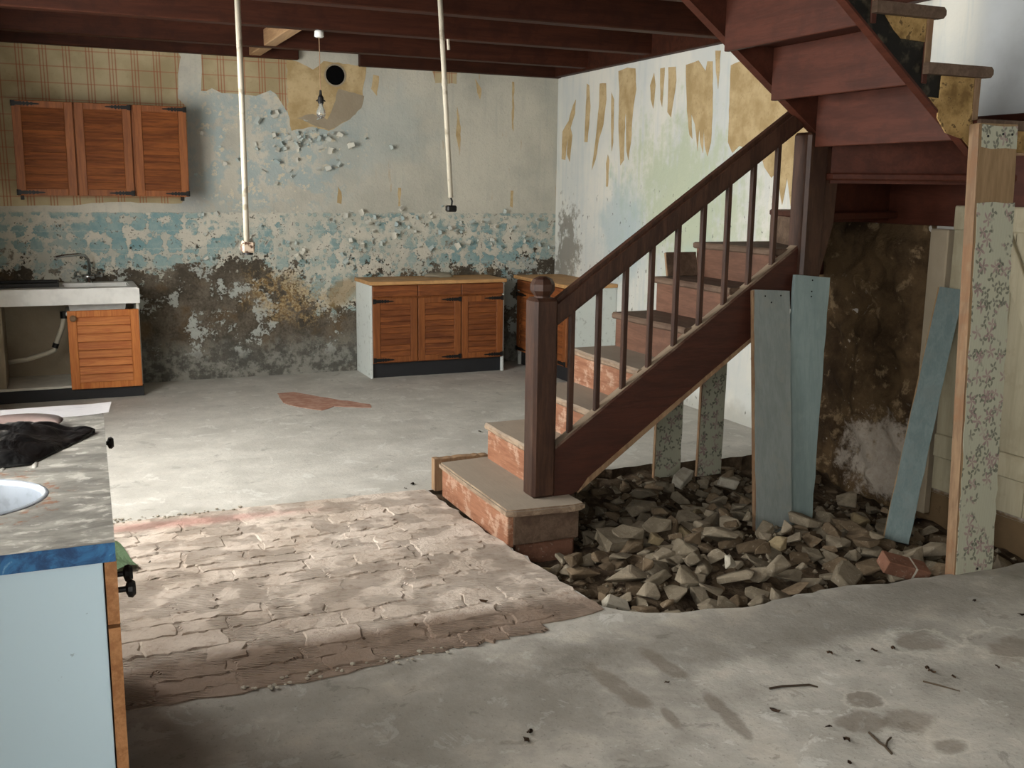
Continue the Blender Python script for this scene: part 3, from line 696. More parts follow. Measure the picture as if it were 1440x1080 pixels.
def winder(poly, z, m='tread_upper'):
    bm = prism(B(), [Vector((x, y, z)) for x, y in poly], (0, 0, -.035)); bmesh.ops.bevel(bm, geom=[e for e in bm.edges if abs(e.verts[0].co.z-e.verts[1].co.z) < 1e-4], offset=.007, segments=1, affect='EDGES'); return mesh_obj('tread', bm, m, stair)
winder([(X1+GO*6, YS-.02), (X1+GO*6, YFAR), (3.80, YFAR), (3.46, 4.12)], 1.28)
winder([(3.42, 4.14), (3.735, 4.86), (XR-.03, 4.86), (XR-.03, 4.30), (3.5, 4.08)], 1.46, 'soffit_paint')
winder([(3.45, 4.11), (XR-.03, 4.40), (XR-.03, 3.55), (3.46, 4.03)], 1.65, 'soffit_paint')
def riser_line(a_, b_, z0, z1, m='soffit_paint'):
    a_, b_ = Vector((*a_, z0)), Vector((*b_, z0)); d_ = (b_-a_).normalized(); nn = Vector((-d_.y, d_.x, 0))*.018
    mesh_obj('riser', prism(B(), [a_, b_, b_+nn, a_+nn], (0, 0, z1-z0)), m, stair)
riser_line((3.44, 4.15), (3.75, 4.84), 1.24, 1.426, 'tread_upper')
riser_line((3.47, 4.11), (XR-.03, 4.37), 1.41, 1.616)
riser_line((3.47, 4.06), (XR-.03, 3.62), 1.60, 1.812)
# upper flight
YU0, YU1 = 3.13, 4.08
Z11, X11, G2, R2 = 2.046, 3.415, .272, .202
winder([(X11-.03, 4.06), (3.47, 4.08), (XR-.03, 3.66), (XR-.03, YU0-.03), (X11-.05, YU0-.03)], 1.846, 'soffit_paint')
mbox('nosing', (X11-.055, XR-.03, YU0-.045, YU0-.028, 1.808, 1.848), 'tread_upper', stair, .004)
for k in range(4):
    xn, z = X11-G2*k, Z11+R2*k
    bm = B(); pr = [(xn-.012, z), (xn, z-.012), (xn, z-.026), (xn-.012, z-.04), (xn-G2-.03, z-.04), (xn-G2-.03, z)]
    mesh_obj('tread', prism(bm, [Vector((px, YU0-.035, pz)) for px, pz in pr], (0, YU1-YU0+.0, 0)), 'soffit_paint', stair)
    mesh_obj('nosing', prism(B(), [Vector((px+(.002 if px > xn-.1 else 0), YU0-.037, pz+(.001 if pz > z-.02 else -.001))) for px, pz in [(a_ if i_ < 4 else xn-G2-.064, b_) for i_, (a_, b_) in enumerate(pr)]], (0, .03, 0)), 'tread_upper', stair)
    mbox('riser', (xn-.062, xn-.035, YU0-.006, YU1-.03, z-R2-.075, z-.04), 'soffit_paint', stair, .003)
    mbox('riser_edge', (xn-.062, xn-.033, YU0-.012, YU0-.005, z-R2, z-.04), 'raw_wood', stair, .001)
# strings
def string(name, pts, y0, y1, m): return mesh_obj(name, prism(B(), [Vector((x, y0, z)) for x, z in pts], (0, y1-y0, 0)), m, stair)
sl = .69
zt = lambda x: .445+sl*(x-2.1)
zb = lambda x: .165+.70*(x-2.115)
bm = prism(B(), [Vector((x, YN, z)) for x, z in ((2.02, .155), (2.125, .155), (2.3, zb(2.3)-.012), (2.6, zb(2.6)), (3.36, zb(3.36)), (3.36, zt(3.36)), (2.02, zt(2.02)))], (0, YS-YN, 0))
bmesh.ops.bevel(bm, geom=list(bm.edges), offset=.008, segments=1, affect='EDGES'); mesh_obj('near_string', bm, 'stringer_paint', stair)
# chipped pale lower edge of the near string
mesh_obj('chipped_edge', prism(B(), [Vector((x, YN-.004, z)) for x, z in ((2.15, zb(2.15)-.022), (2.5, zb(2.5)-.014), (2.9, zb(2.9)-.012), (3.34, zb(3.34)-.01), (3.34, zb(3.34)+.006), (2.9, zb(2.9)+.012), (2.5, zb(2.5)+.014), (2.2, zb(2.2)+.01))], (0, YS-YN-.01, 0)), 'raw_wood', stair)
saw = [(1.99, .0), (3.5, 1.05), (3.5, 1.24)]
for k in range(7, 1, -1): saw += [(X1+GO*(k-1)+.04, tz(k)-.036), (X1+GO*(k-1)+.04, tz(k-1)-.036)]
saw += [(1.99, tz(1)-.036)]
string('far_string', saw, YFAR-.06, YFAR-.02, 'stair_paint')
# upper far string (over the first flight)
us = .727; ub = lambda x: 1.795+(3.427-x)*us
string('upper_string', [(3.50, ub(3.50)+.02), (3.44, ub(3.44)), (1.75, ub(1.75)), (1.75, ub(1.75)+.30), (3.30, ub(3.30)+.30), (3.50, 1.86)], YU1-.02, YU1+.035, 'soffit_paint')
# upper near string, cut to the step profile
lb = lambda x: 1.722+(3.37-x)*.765
cut = [(3.37, lb(3.37)), (2.2, lb(2.2))]
prof = []
for k in range(4):
    xn, z = X11-G2*k-.035, Z11+R2*k-.04
    prof += [(xn, z-R2+.04 if k else 1.81), (xn, z)]
prof = [(3.39, 1.73)]+prof+[(2.2, Z11+R2*3-.04)]
string('upper_cut_string', [(2.2, lb(2.2))]+[(3.36, lb(3.36))]+prof[:], YU0, YU0+.03, 'black_board')
string('string_edge', [(3.38, lb(3.38)-.006), (2.2, lb(2.2)-.006), (2.2, lb(2.2)+.006), (3.38, lb(3.38)+.006)], YU0-.006, YU0+.035, 'soffit_paint')
for k in range(4):
    xn, z = X11-G2*k, Z11+R2*k
    if k == 0: pts = [(xn-.065, z-.042), (xn-.235, z-.042), (xn-.24, z-.20), (xn-.19, z-.255), (xn-.065, z-.255-.03)]
    else: pts = [(xn-.065, z-.042), (xn-.265, z-.042), (xn-.22, z-.09), (xn-.18, z-.12), (xn-.065, z-.125)]
    string('paper_scrap', pts, YU0-.008, YU0-.001, 'stained_paper')
string('paper_scrap', [(3.16, 1.92), (3.36, 1.90), (3.36, lb(3.36)+.004), (3.20, lb(3.20)+.008), (3.12, lb(3.12)+.008)], YU0-.009, YU0-.001, 'stained_paper')
string('landing_fascia', [(3.37, 1.812), (XR-.03, 1.812), (XR-.03, 1.725), (3.37, 1.725)], YU0-.02, YU0+.015, 'stained_paper')
mbox('wall_string', (XR-.045, XR-.002, 3.13, 4.89, 1.395, 1.93), 'soffit_paint', stair, .004)
string('back_string', [(3.48, 1.08), (XR-.045, 1.08), (XR-.045, 1.42), (3.82, 1.42), (3.82, 1.24), (3.48, 1.24)], 4.855, 4.885, 'soffit_paint')
# newel posts
def newel(name, x0, x1, y0, y1, z0, z1, m, parent, ball=True):
    bm = box(B(), x0, x1, y0, y1, z0, z1); cx, cy, hw = (x0+x1)/2, (y0+y1)/2, (x1-x0)/2
    bmesh.ops.bevel(bm, geom=list(bm.edges), offset=.014, segments=1, affect='EDGES'); mesh_obj(name, bm, m, parent)
    if ball:
        bm = lathe(B(), (cx, cy, z1-.002), [(hw*.62, 0), (hw*.62, .010), (hw*.72, .016), (hw*.95, .034), (hw*.95, .062), (hw*.75, .084), (hw*.3, .096)], 8); bmesh.ops.rotate(bm, cent=(cx, cy, 0), matrix=Matrix.Rotation(math.pi/8, 3, 'Z'), verts=bm.verts); mesh_obj('newel_cap', bm, m, parent)
newel('newel_post', 1.912, 2.028, 4.085, 4.2, .163, 1.08, 'stair_dark', stair)
newel('newel_post', 3.335, 3.46, 4.065, 4.19, .98, 1.84, 'stair_dark', stair, False)
mesh_obj('post_bracket', prism(B(), [Vector((x, 4.075, z)) for x, z in ((3.455, 1.84), (3.54, 1.80), (3.52, 1.40), (3.455, 1.15))], (0, .1, 0)), 'stair_dark', stair)
# handrail and balusters
rb = lambda x: 1.005+.70*(x-2.11)
d_ = Vector((1, 0, .70)).normalized(); n_ = Vector((-d_.z, 0, d_.x)); a_ = Vector((2.02, 4.135, rb(2.02))); L = (3.345-2.02)/d_.x
M = frame(a_, d_, (0, 1, 0)); bm = box(B(), 0, L, -.035, .035, 0, .103, 0, M); bmesh.ops.bevel(bm, geom=[e for e in bm.edges if abs((e.verts[0].co-e.verts[1].co).normalized().dot(d_)) > .9], offset=.018, segments=2, affect='EDGES'); mesh_obj('handrail', bm, 'stair_dark', stair)
for i in range(9):
    x = 2.118+.1365*i; bm = box(B(), x-.0125, x+.0125, 4.124, 4.149, zt(x)-.03, rb(x)+.03, .003); mesh_obj('baluster', bm, 'stair_dark', stair)

# ------------------------------------------------------------ boards around the stair
def board(name, base, top, wdir, width, th, m, label, cat='board', rough=.006, nails=(), edge=None):
    base, top = Vector(base), Vector(top); u = (top-base).normalized(); wv = Vector(wdir); wv = (wv-u*wv.dot(u)).normalized(); nv = u.cross(wv)
    if nv.y > 0: nv = -nv
    L = (top-base).length; rr = random.Random(name+label); n = 14
    bm = B(); ra = []
    for i in range(n+1):
        t = L*i/n; e0, e1 = rr.uniform(-rough, rough)*.5, rr.uniform(-rough, rough)*.5
        c = base+u*t
        ra.append([bm.verts.new(c-wv*(width/2+e0)+nv*th/2), bm.verts.new(c+wv*(width/2+e1)+nv*th/2), bm.verts.new(c+wv*(width/2+e1)-nv*th/2), bm.verts.new(c-wv*(width/2+e0)-nv*th/2)])
    for p, q in zip(ra, ra[1:]):
        for i in range(4): bm.faces.new((p[i], p[(i+1) % 4], q[(i+1) % 4], q[i]))
    bm.faces.new(ra[0]); bm.faces.new(ra[-1][::-1])
    if m.startswith('blue'):
        o = mesh_obj(name, bm, m)
    else: o = mesh_obj(name, bm, m)
    tag(o, label, cat)
    for t, s in nails:
        c = base+u*(L-t)+wv*s+nv*(th/2); mesh_obj('nail_hole', lathe(B(), c-nv*.0005, [(.004, 0), (.004, .0015)], 8, nv), 'hole_black', o)
    if edge:
        c = base+u*L/2-wv*(width/2+.002); M = frame(c, u, wv); bm = box(B(), -L/2+.003, L/2-.003, -.003, .003, -th/2+.001, th/2-.001, 0, M); mesh_obj('bare_edge', bm, edge, o)
    return o, u, wv, nv, L
board('plank_board', (3.09, 3.85, -.10), (3.165, 4.075, 1.085), (1, -.04, 0), .205, .025, 'blue_board_grey', 'grey-blue painted board leaning on the stair string, shorter of the two beside each other', nails=((.03, -.04), (.025, .05), (.06, -.005)), edge='raw_wood')
board('plank_board', (3.275, 3.93, -.10), (3.395, 4.06, 1.150), (1, -.04, 0), .205, .022, 'blue_board_bright', 'taller light blue painted board beside the grey-blue board at the stair string', nails=((.02, 0), (.075, 0), (.1, 0)))
board('plank_board', (3.63, 3.60, -.10), (4.125, 3.87, 1.085), (.62, -.78, -.2), .115, .024, 'blue_board', 'narrow weathered blue board leaning steeply against the door jamb', edge='bare_board')
fo, fu, fw, fn, fL = board('partition_board', (3.435, 2.995, -.02), (3.425, 3.075, 1.828), (1, 0, 0), .2, .05, 'bare_board', 'tall partition board with faded floral wallpaper standing before the plank door', edge='raw_wood')
def skin(t0, t1, s0, s1, parent, m, seed, side=1, name='wallpaper'):
    base = Vector((3.435, 2.995, -.02)); pts = []
    for t, s in ((t0, s0), (t0, s1), (t1, s1), (t1, s0)): pts.append(base+fu*t+fw*s+fn*.0252)
    rr = random.Random(seed); out = []
    for i in range(4):
        p, q = pts[i], pts[(i+1) % 4]; k = max(1, int((q-p).length/.05))
        for j in range(k):
            r_ = p.lerp(q, j/k)
            if j or True: r_ = r_+fw*rr.uniform(-.005, .005)+fu*rr.uniform(-.004, .004)
            out.append(r_)
    mesh_obj(name, prism(B(), out, fn*.0025), m, parent)
skin(.005, 1.545, -.095, .108, fo, 'floral_paper', 1); skin(1.755, 1.842, -.094, .098, fo, 'floral_paper', 2)
for (t, s) in ((1.80, -.06), (1.81, .02), (1.81, .07), (.03, .02)):
    c = Vector((3.435, 2.995, -.02))+fu*t+fw*s+fn*.0275; mesh_obj('nail', lathe(B(), c, [(.005, 0), (.005, .003)], 8, fn), 'black_iron', fo)
for (px, z1, lab) in ((922, .80, 'grey floral-papered board standing behind the stair string, the shorter one'), (996, .99, 'grey floral-papered board standing behind the stair string, the longer one')):
    p = at(px, 655, 2, 0); board('partition_board', (p.x, 4.80, -.12), (p.x+.01, 4.80, z1), (1, 0, 0), .165 if px < 950 else .16, .022, 'floral_paper', lab, edge='raw_wood')
board('short_plank', (1.72, 4.90, .09), (2.02, 4.90, .09), (0, 0, 1), .17, .05, 'raw_wood', 'short end of raw timber plank lying behind the bottom step', 'plank')
o, *_ = board('offcut_board', (3.13, 4.80, 1.098), (3.13, 4.83, 1.225), (1, 0, 0), .19, .018, 'tread_upper', 'small dark offcut of board standing on a step', 'board', edge='raw_wood')

# ------------------------------------------------------------ kitchen units
def strap_hinge(L=.15, flip=1):
    k_ = L/.155; pr = [(0, .019), (.016*k_, .019), (.022*k_, .012), (.055*k_, .013), (.06*k_, .007), (.068*k_, .016), (.078*k_, .007), (.088*k_, .016), (.1*k_, .007), (.11*k_, .012), (.12*k_, .006), (.145*k_, .005), (L, .002)]
    return [(x*flip, z) for x, z in pr]+[(x*flip, -z) for x, z in pr[::-1]]
def louvre_door(parent, O, ux, W, H, th, style, nsl, hinge=None, knob=None, nv=None):
    """door whose lower-left corner is O; ux = width direction, nv = outward normal"""
    ux = Vector(ux); nv = Vector(nv); uz = Vector((0, 0, 1)); O = Vector(O)
    mv, mh = style
    st = min(.062, W*.16); rl = .05
    def bx(bm, a0, a1, z0, z1, d0, d1, bev=.003):
        M = Matrix((ux, nv, uz)).transposed().to_4x4(); M.translation = O; box(bm, a0, a1, d0, d1, z0, z1, bev, M)
    bm = B(); bx(bm, .002, st, .002, H-.002, -th, 0); bx(bm, W-st, W-.002, .002, H-.002, -th, 0); bx(bm, st, W-st, .002, rl, -th, -.001); bx(bm, st, W-st, H-rl, H-.002, -th, -.001); bx(bm, st, W-st, rl, H-rl, -th, -th+.004, 0)
    d = mesh_obj('door', bm, mv, parent)
    sh = (H-2*rl)/nsl; src = None
    for i in range(nsl):
        c = O+ux*(W/2)+uz*(rl+sh*(i+.5))-nv*.010
        if src is None:
            bm = B(); tilt = .32; M = Matrix((ux, nv, uz)).transposed().to_4x4(); M.translation = c
            R_ = Matrix.Rotation(tilt, 4, 'X'); box(bm, -(W/2-st-.001), W/2-st-.001, -.004, .005, -sh*.54, sh*.54, .0015, M @ R_)
            src = mesh_obj('slat', bm, mh, d, origin=c)
        else: copy_to(src, c, d)
    if hinge:
        for zz in (rl*.5, H-rl*.5):
            e = O+uz*zz+nv*.001+(ux*.004 if hinge > 0 else ux*(W-.004))
            pts = [e+ux*x+uz*z for x, z in strap_hinge(min(.2, W*.45), hinge)]
            bm = prism(B(), pts, nv*.004); tube(bm, [e-uz*.02+nv*.003, e+uz*.02+nv*.003], .006, 6); mesh_obj('strap_hinge', bm, 'black_iron', d)
    if knob:
        c = O+ux*knob[0]+uz*knob[1]; mesh_obj('knob', lathe(B(), c, [(.008, 0), (.008, .012), (.021, .02), (.024, .030), (.015, .040)], 12, nv), knob[2], d)
    return d
# wall cupboard
cz0, cz1, cyf = 1.463, 2.13, 8.28
wc = thing('wall_cupboard', (.36, 8.4, cz0), 'brown louvred three-door wall cupboard hung on the plaid wallpaper', 'cupboard')
mbox('body', (-.225, .95, cyf, YB-.004, cz0+.004, cz1-.004), 'oak_dark_v', wc, .003)
for x0, x1, h in ((-.232, .170, 1), (.176, .560, -1), (.574, .952, -1)):
    louvre_door(wc, (x0, cyf-.022, cz0), (1, 0, 0), x1-x0, cz1-cz0, .02, ('oak_dark_v', 'oak_dark_h'), 11, h, None, (0, -1, 0))
for x in (-.2, .9): mesh_obj('wall_bracket', box(B(), x-.012, x+.012, cyf-.02, cyf+.03, cz0-.028, cz0+.002, .002), 'black_iron', wc)
# base cupboard by the back wall
def plinth_unit(name, loc, label): return thing(name, loc, label, 'cupboard')
bc = plinth_unit('base_cupboard', (2.9, 8.3, 0), 'brown louvred base cupboard with three drawers and pale side against the back wall')
X0, X1b, yf, H0 = 2.312, 3.50, 8.12, .80
mbox('side_panel', (X0, X0+.018, yf+.002, YB-.004, 0, .772), 'white_side', bc, .002); mbox('side_panel', (X1b-.018, X1b, yf+.002, YB-.004, 0, .772), 'white_side', bc, .002)
mbox('carcass', (X0+.018, X1b-.018, yf+.004, YB-.006, .125, .77), 'oak_dark_v', bc, 0)
mbox('plinth', (X0+.02, X1b-.02, yf+.03, yf+.05, .0, .125), 'black_plinth', bc, .002)
mbox('worktop', (X0-.012, X1b+.012, yf-.03, YB-.002, .772, .802), 'worktop_wood', bc, .004)
bw = (X1b-X0-.03)/3
for i in range(3):
    xa = X0+.015+bw*i; mbox('drawer', (xa+.003, xa+bw-.003, yf-.02, yf+.004, .675, .766), 'oak_dark_h', bc, .004)
    louvre_door(bc, (xa+.002, yf-.02, .13), (1, 0, 0), bw-.004, .535, .02, ('oak_dark_v', 'oak_dark_h'), 9, 1 if i == 0 else -1, None, (0, -1, 0))
# corner base cupboard along the right wall
cc = plinth_unit('base_cupboard', (3.95, 7.9, 0), 'brown louvred base cupboard in the corner, its pale side turned to the stairs')
xf, ya, yb_ = 3.755, 7.38, 8.40
mbox('side_panel', (xf+.002, XR-.004, ya, ya+.018, 0, .772), 'white_side', cc, .002); mbox('side_panel', (xf+.002, XR-.004, yb_-.018, yb_, 0, .772), 'white_side', cc, .002)
mbox('carcass', (xf+.004, XR-.006, ya+.018, yb_-.018, .125, .77), 'oak_dark_v', cc, 0)
mbox('plinth', (xf+.03, xf+.05, ya+.02, yb_-.02, 0, .125), 'black_plinth', cc, .002)
mbox('worktop', (xf-.03, XR-.002, ya-.012, yb_+.04, .772, .802), 'worktop_wood', cc, .004)
bw = (yb_-ya-.03)/2
for i in range(2):
    yq = ya+.015+bw*i; mbox('drawer', (xf-.02, xf+.004, yq+.003, yq+bw-.003, .675, .766), 'oak_dark_hy', cc, .004)
    louvre_door(cc, (xf-.02, yq+bw-.002, .13), (0, -1, 0), bw-.004, .535, .02, ('oak_dark_v', 'oak_dark_hy'), 9, 1 if i else -1, None, (-1, 0, 0))
# rag on the base cupboard
bm = B(); bmesh.ops.create_icosphere(bm, subdivisions=3, radius=1)
for v in bm.verts:
    k = 1+.25*mnoise.noise(v.co*1.6); v.co = Vector((v.co.x*.13*k, v.co.y*.09*k, max(-.012, v.co.z*.03*k+.01*mnoise.noise(v.co*4))))+Vector((3.02, 8.42, .813))
tag(mesh_obj('crumpled_rag', bm, 'rag', smooth=True), 'crumpled grey rag lying on the base cupboard worktop', 'rag')
# sink unit at the back wall
su = plinth_unit('sink_unit', (.0, 8.3, 0), 'old sink unit with one orange louvred door and an open bay')
sx0, sx1, sf = XL+.01, .53, 8.02
mbox('side_panel', (sx1-.02, sx1, sf+.004, YB-.004, .088, .70), 'cream_board', su, .002)
mbox('side_panel', (-.46, -.385, sf+.02, YB-.004, .09, .70), 'grey_plaster', su, .006)
mbox('bottom_shelf', (sx0, sx1-.02, sf+.004, YB-.004, .09, .108), 'cream_board', su, .002)
mbox('plinth', (sx0, sx1+.005, sf+.012, sf+.032, 0, .088), 'black_plinth', su, .002)
mbox('back_panel', (-.385, sx1-.02, YB-.02, YB-.004, .108, .68), 'grey_plaster', su, 0)
louvre_door(su, (.036, sf-.018, .078), (1, 0, 0), .49, .578, .02, ('pine_v', 'pine_h'), 8, None, (.04, .525, 'raw_wood'), (0, -1, 0))
# ceramic sink top with bowl recess
sk = thing('sink', (.0, 8.28, .70), 'white enamel kitchen sink top against the peeling back wall', 'sink')
bm = B(); t_, bt = .815, .70; rx0, rx1, ry0, ry1 = .03, .47, 8.12, 8.42
outer = [(sx0, sf-.035), (sx1+.005, sf-.035), (sx1+.005, YB-.003), (sx0, YB-.003)]; inner = [(rx0, ry0), (rx1, ry0), (rx1, ry1), (rx0, ry1)]
ov = [bm.verts.new((x, y, t_)) for x, y in outer]; ol = [bm.verts.new((x, y, bt)) for x, y in outer]; iv = [bm.verts.new((x, y, t_)) for x, y in inner]; il = [bm.verts.new((x+(.03 if x < .2 else -.03), y+(.03 if y < 8.2 else -.03), .64)) for x, y in inner]
for i in range(4):
    j = (i+1) % 4; bm.faces.new((ov[i], ov[j], iv[j], iv[i])); bm.faces.new((ov[i], ol[i], ol[j], ov[j])); bm.faces.new((iv[i], iv[j], il[j], il[i]))
bm.faces.new(il); bmesh.ops.bevel(bm, geom=[e for e in bm.edges if e.verts[0].co.z > .81 and e.verts[1].co.z > .81 and e.is_manifold], offset=.008, segments=2, affect='EDGES'); mesh_obj('sink_top', bm, 'white_enamel', sk)
mbox('bowl', (rx0+.0, rx1, ry0-.01, ry1+.01, .60, .638), 'white_enamel', sk, .012)
bm = B(); y_ = 8.3; tube(bm, [(.02, y_, .62), (.02, y_, .57)], .028, 10); mesh_obj('waste_fitting', bm, 'black_iron', su)
tube_pts = [(.02, y_, .58), (.0, y_, .5), (-.055, y_, .36), (-.06, y_, .335), (-.10, y_+.01, .315), (-.25, y_+.02, .27), (-.375, y_+.03, .255)]
mesh_obj('waste_pipe', tube(B(), tube_pts, .018, 10), 'pvc', su, smooth=True)
mesh_obj('pipe_collar', tube(B(), [(-.046, y_, .385), (-.058, y_, .352)], .022, 10), 'black_iron', su)
# tap
tp = thing('tap', (.21, 8.48, .815), 'dull chrome swan-neck mixer tap behind the white sink', 'tap')
mesh_obj('tap_body', tube(B(), [(.165, 8.49, .86), (.255, 8.49, .86)], .018, 12), 'chrome', tp, smooth=True)
mesh_obj('tap_base', lathe(B(), (.21, 8.49, .81), [(.03, 0), (.03, .008), (.018, .014), (.018, .05)], 12), 'chrome', tp, smooth=True)
sp = [(.215, 8.485, .865), (.22, 8.47, .93), (.215, 8.44, .99), (.19, 8.40, 1.025), (.14, 8.36, 1.035), (.05, 8.31, 1.03), (-.005, 8.28, 1.022), (-.012, 8.277, 1.0)]
mesh_obj('spout', tube(B(), sp, .011, 10), 'chrome', tp, smooth=True)
for sgn in (-1, 1):
    c = Vector((.21+sgn*.055, 8.49, .865)); bm = lathe(B(), c, [(.012, 0), (.012, .02), (.024, .026), (.026, .042), (.018, .048)], 8, (sgn*.8, -.4, .35)); mesh_obj('tap_handle', bm, 'chrome', tp)
# tray on the sink
bm = B(); box(bm, -.58, .0, 8.14, 8.44, .815, .825, .002); box(bm, -.58, .0, 8.14, 8.15, .825, .845, .002); box(bm, -.58, .0, 8.43, 8.44, .825, .845, .002); box(bm, -.01, .0, 8.15, 8.43, .825, .845, .002); box(bm, -.58, -.57, 8.15, 8.43, .825, .845, .002)
tag(mesh_obj('tray', bm, 'black_iron'), 'flat black tray lying on the white sink top', 'tray')

# ------------------------------------------------------------ near sink counter
nc = thing('sink_counter', (-.25, 2.6, 0), 'pale blue sink counter with wooden drawer fronts and blue laminate edge', 'counter')
CX0, CX1, CY0, CY1 = -.58, .066, 2.005, 3.36
mbox('side_panel', (CX0, .043, 2.032, 2.05, 0, .842), 'pale_blue_side', nc, .002)
mbox('carcass', (CX0, .035, 2.055, CY1-.02, .08, .80), 'cream_board', nc, 0)
mbox('plinth', (CX0, -.01, 2.06, CY1-.03, 0, .08), 'black_plinth', nc, .002)
top = [(CX0, CY0), (CX1, CY0), (CX1+.034, CY1), (CX0, CY1)]
circ = [(-.25+.195*math.cos(k*math.pi/16), 2.40+.165*math.sin(k*math.pi/16)) for k in range(32)]
bm = filled([[(x, y, .884) for x, y in top], [(x, y, .884) for x, y in circ]])
mesh_obj('worktop', bm, 'zinc_top', nc)
mesh_obj('worktop_edge', prism(B(), [Vector(p) for p in ((CX0, CY0, .8835), (CX1, CY0, .8835), (CX1, CY0, .846), (CX0, CY0, .846))], (0, .02, 0)), 'blue_laminate', nc)
mesh_obj('worktop_edge', prism(B(), [Vector((CX1, CY0+.02, .8835)), Vector((CX1+.034, CY1, .8835)), Vector((CX1+.034, CY1, .846)), Vector((CX1, CY0+.02, .846))], (-.02, 0, 0)), 'black_plinth', nc)
bm = B(); rings = []
for r_, z_ in ((1.03, .885), (.99, .888), (.95, .875), (.9, .80), (.75, .735), (.3, .722)):
    rings.append([bm.verts.new((-.25+.195*r_*math.cos(k*math.pi/16), 2.40+.165*r_*math.sin(k*math.pi/16), z_)) for k in range(32)])
for a_, b_ in zip(rings, rings[1:]):
    for k in range(32): bm.faces.new((a_[k], a_[(k+1) % 32], b_[(k+1) % 32], b_[k]))
bm.faces.new(rings[-1]); mesh_obj('sink_bowl', bm, 'steel', nc, smooth=True)
for i in range(6):
    x = -.43+.07*i; bm = B(); tube(bm, [(x, 2.60, .872), (x, 2.64, .8775), (x+.004, 3.1, .8775), (x+.004, 3.14, .872)], .0095, 8); mesh_obj('drainer_ridge', bm, 'zinc_top', nc, smooth=True)
for i in range(3):
    y0 = 2.034+.435*i; y1 = y0+.43
    bm = prism(B(), [Vector((.046+.01*i, y0, z)) for z in (.708, .838)]+[Vector((.068+.01*i, y0, z)) for z in (.838, .708)], (0, .43, 0)); dr = mesh_obj('drawer', bm, 'pine_hy', nc)
    bm = prism(B(), [Vector((.046+.01*i, y0, z)) for z in (.09, .700)]+[Vector((.068+.01*i, y0, z)) for z in (.700, .09)], (0, .43, 0)); dd = mesh_obj('door', bm, 'pine_hy', nc)
    for yk, zk in (((2.10, .752), (2.19, .752)), (), ((3.30, .772),))[i]:
        mesh_obj('knob', lathe(B(), (.066+.01*i, yk, zk), [(.006, 0), (.006, .018), (.017, .022), (.019, .030), (.013, .037)], 12, (1, 0, 0)), 'black_iron', dr, smooth=False)
# bag, paper, plate on the counter
def bag():
    bm = B(); N, Mn = 46, 30; gv = []
    for i in range(N+1):
        r_ = []
        for j in range(Mn+1):
            u, v = i/N, j/Mn; x = -.5+.565*u; ctr = 2.80+.09*u+(.07*(u-.72)/.28 if u > .72 else 0); half = .21*(1 if u < .72 else max(.004, 1-((u-.72)/.28)**1.2))
            y = ctr+(v-.5)*2*half; e = 1-abs(2*v-1)**2.2
            h = .058*e*min(1, (1-u)*2.6+.03)
            w_ = mnoise.noise(Vector((x*9, y*9, 0)))*.016+abs(mnoise.noise(Vector((x*14, y*18, 3))))*.02-.006
            z = .8865+max(0, h+w_*e*1.4); y += mnoise.noise(Vector((x*12, v*6, 9)))*.015
            r_.append(bm.verts.new((x, y, z)))
        gv.append(r_)
    for i in range(N):
        for j in range(Mn): bm.faces.new((gv[i][j], gv[i+1][j], gv[i+1][j+1], gv[i][j+1]))
    ring = [gv[i][0] for i in range(N+1)]+[gv[N][j] for j in range(1, Mn+1)]+[gv[i][Mn] for i in range(N-1, -1, -1)]+[gv[0][j] for j in range(Mn-1, 0, -1)]
    bm.faces.new(ring[::-1]); return bm
tag(mesh_obj('plastic_bag', bag(), 'bin_bag', smooth=True), 'crumpled black plastic bag on the grey draining counter', 'bag')
bm = lathe(B(), (-.13, 3.05, .885), [(.06, 0), (.09, .004), (.115, .022), (.118, .024), (.09, .010), (.05, .006)], 28); tag(mesh_obj('plate', bm, 'pink_plate', smooth=True), 'dull pinkish round dish behind the black plastic bag', 'dish')
bm = B(); gv = []
for i in range(9):
    gv.append([bm.verts.new((-.35+.46*i/8+.004*j, 3.19+.165*j/4, .8862+.003*math.sin(i*.9)*math.sin(j+1)*.3+(.004 if i == 8 else 0))) for j in range(5)])
for i in range(8):
    for j in range(4): bm.faces.new((gv[i][j], gv[i+1][j], gv[i+1][j+1], gv[i][j+1]))
bmesh.ops.solidify(bm, geom=list(bm.faces), thickness=.0012); tag(mesh_obj('paper_sheet', bm, 'paper'), 'white printed paper sheet at the far end of the near counter', 'paper')

# ------------------------------------------------------------ hanging conduits, bulb
c1 = thing('hanging_conduit', (.95, 5.84, 1.21), 'cream conduit hanging from the beams with a cracked socket box at its end', 'conduit', None)
pA, pB = at(331, -60, 1, 5.85), at(347, 342, 1, 5.85); pA.z = 2.74
mesh_obj('pipe', tube(B(), [pA, pA.lerp(pB, .5)+Vector((.004, 0, 0)), pB], .0155, 10), 'conduit', c1, smooth=True)
bm = box(B(), pB.x-.032, pB.x+.042, 5.81, 5.89, pB.z-.055, pB.z+.01, .012)
for v in bm.verts: v.co += Vector((rnd.uniform(-.006, .006), 0, rnd.uniform(-.006, .006)))
mesh_obj('socket_box', bm, 'cracked_plastic', c1); mesh_obj('socket_mouth', lathe(B(), (pB.x+.008, 5.85, pB.z-.052), [(.025, 0), (.025, -.012)], 12), 'black_iron', c1)
c2 = thing('hanging_conduit', (2.15, 5.84, 1.4), 'cream conduit hanging from the beams with a black socket at its end', 'conduit')
pA, pB = at(617, -40, 1, 5.85), at(634, 278, 1, 5.85); pA.z = 2.74
mesh_obj('pipe', tube(B(), [pA, pA.lerp(pB, .4), pB], .015, 10), 'conduit', c2, smooth=True)
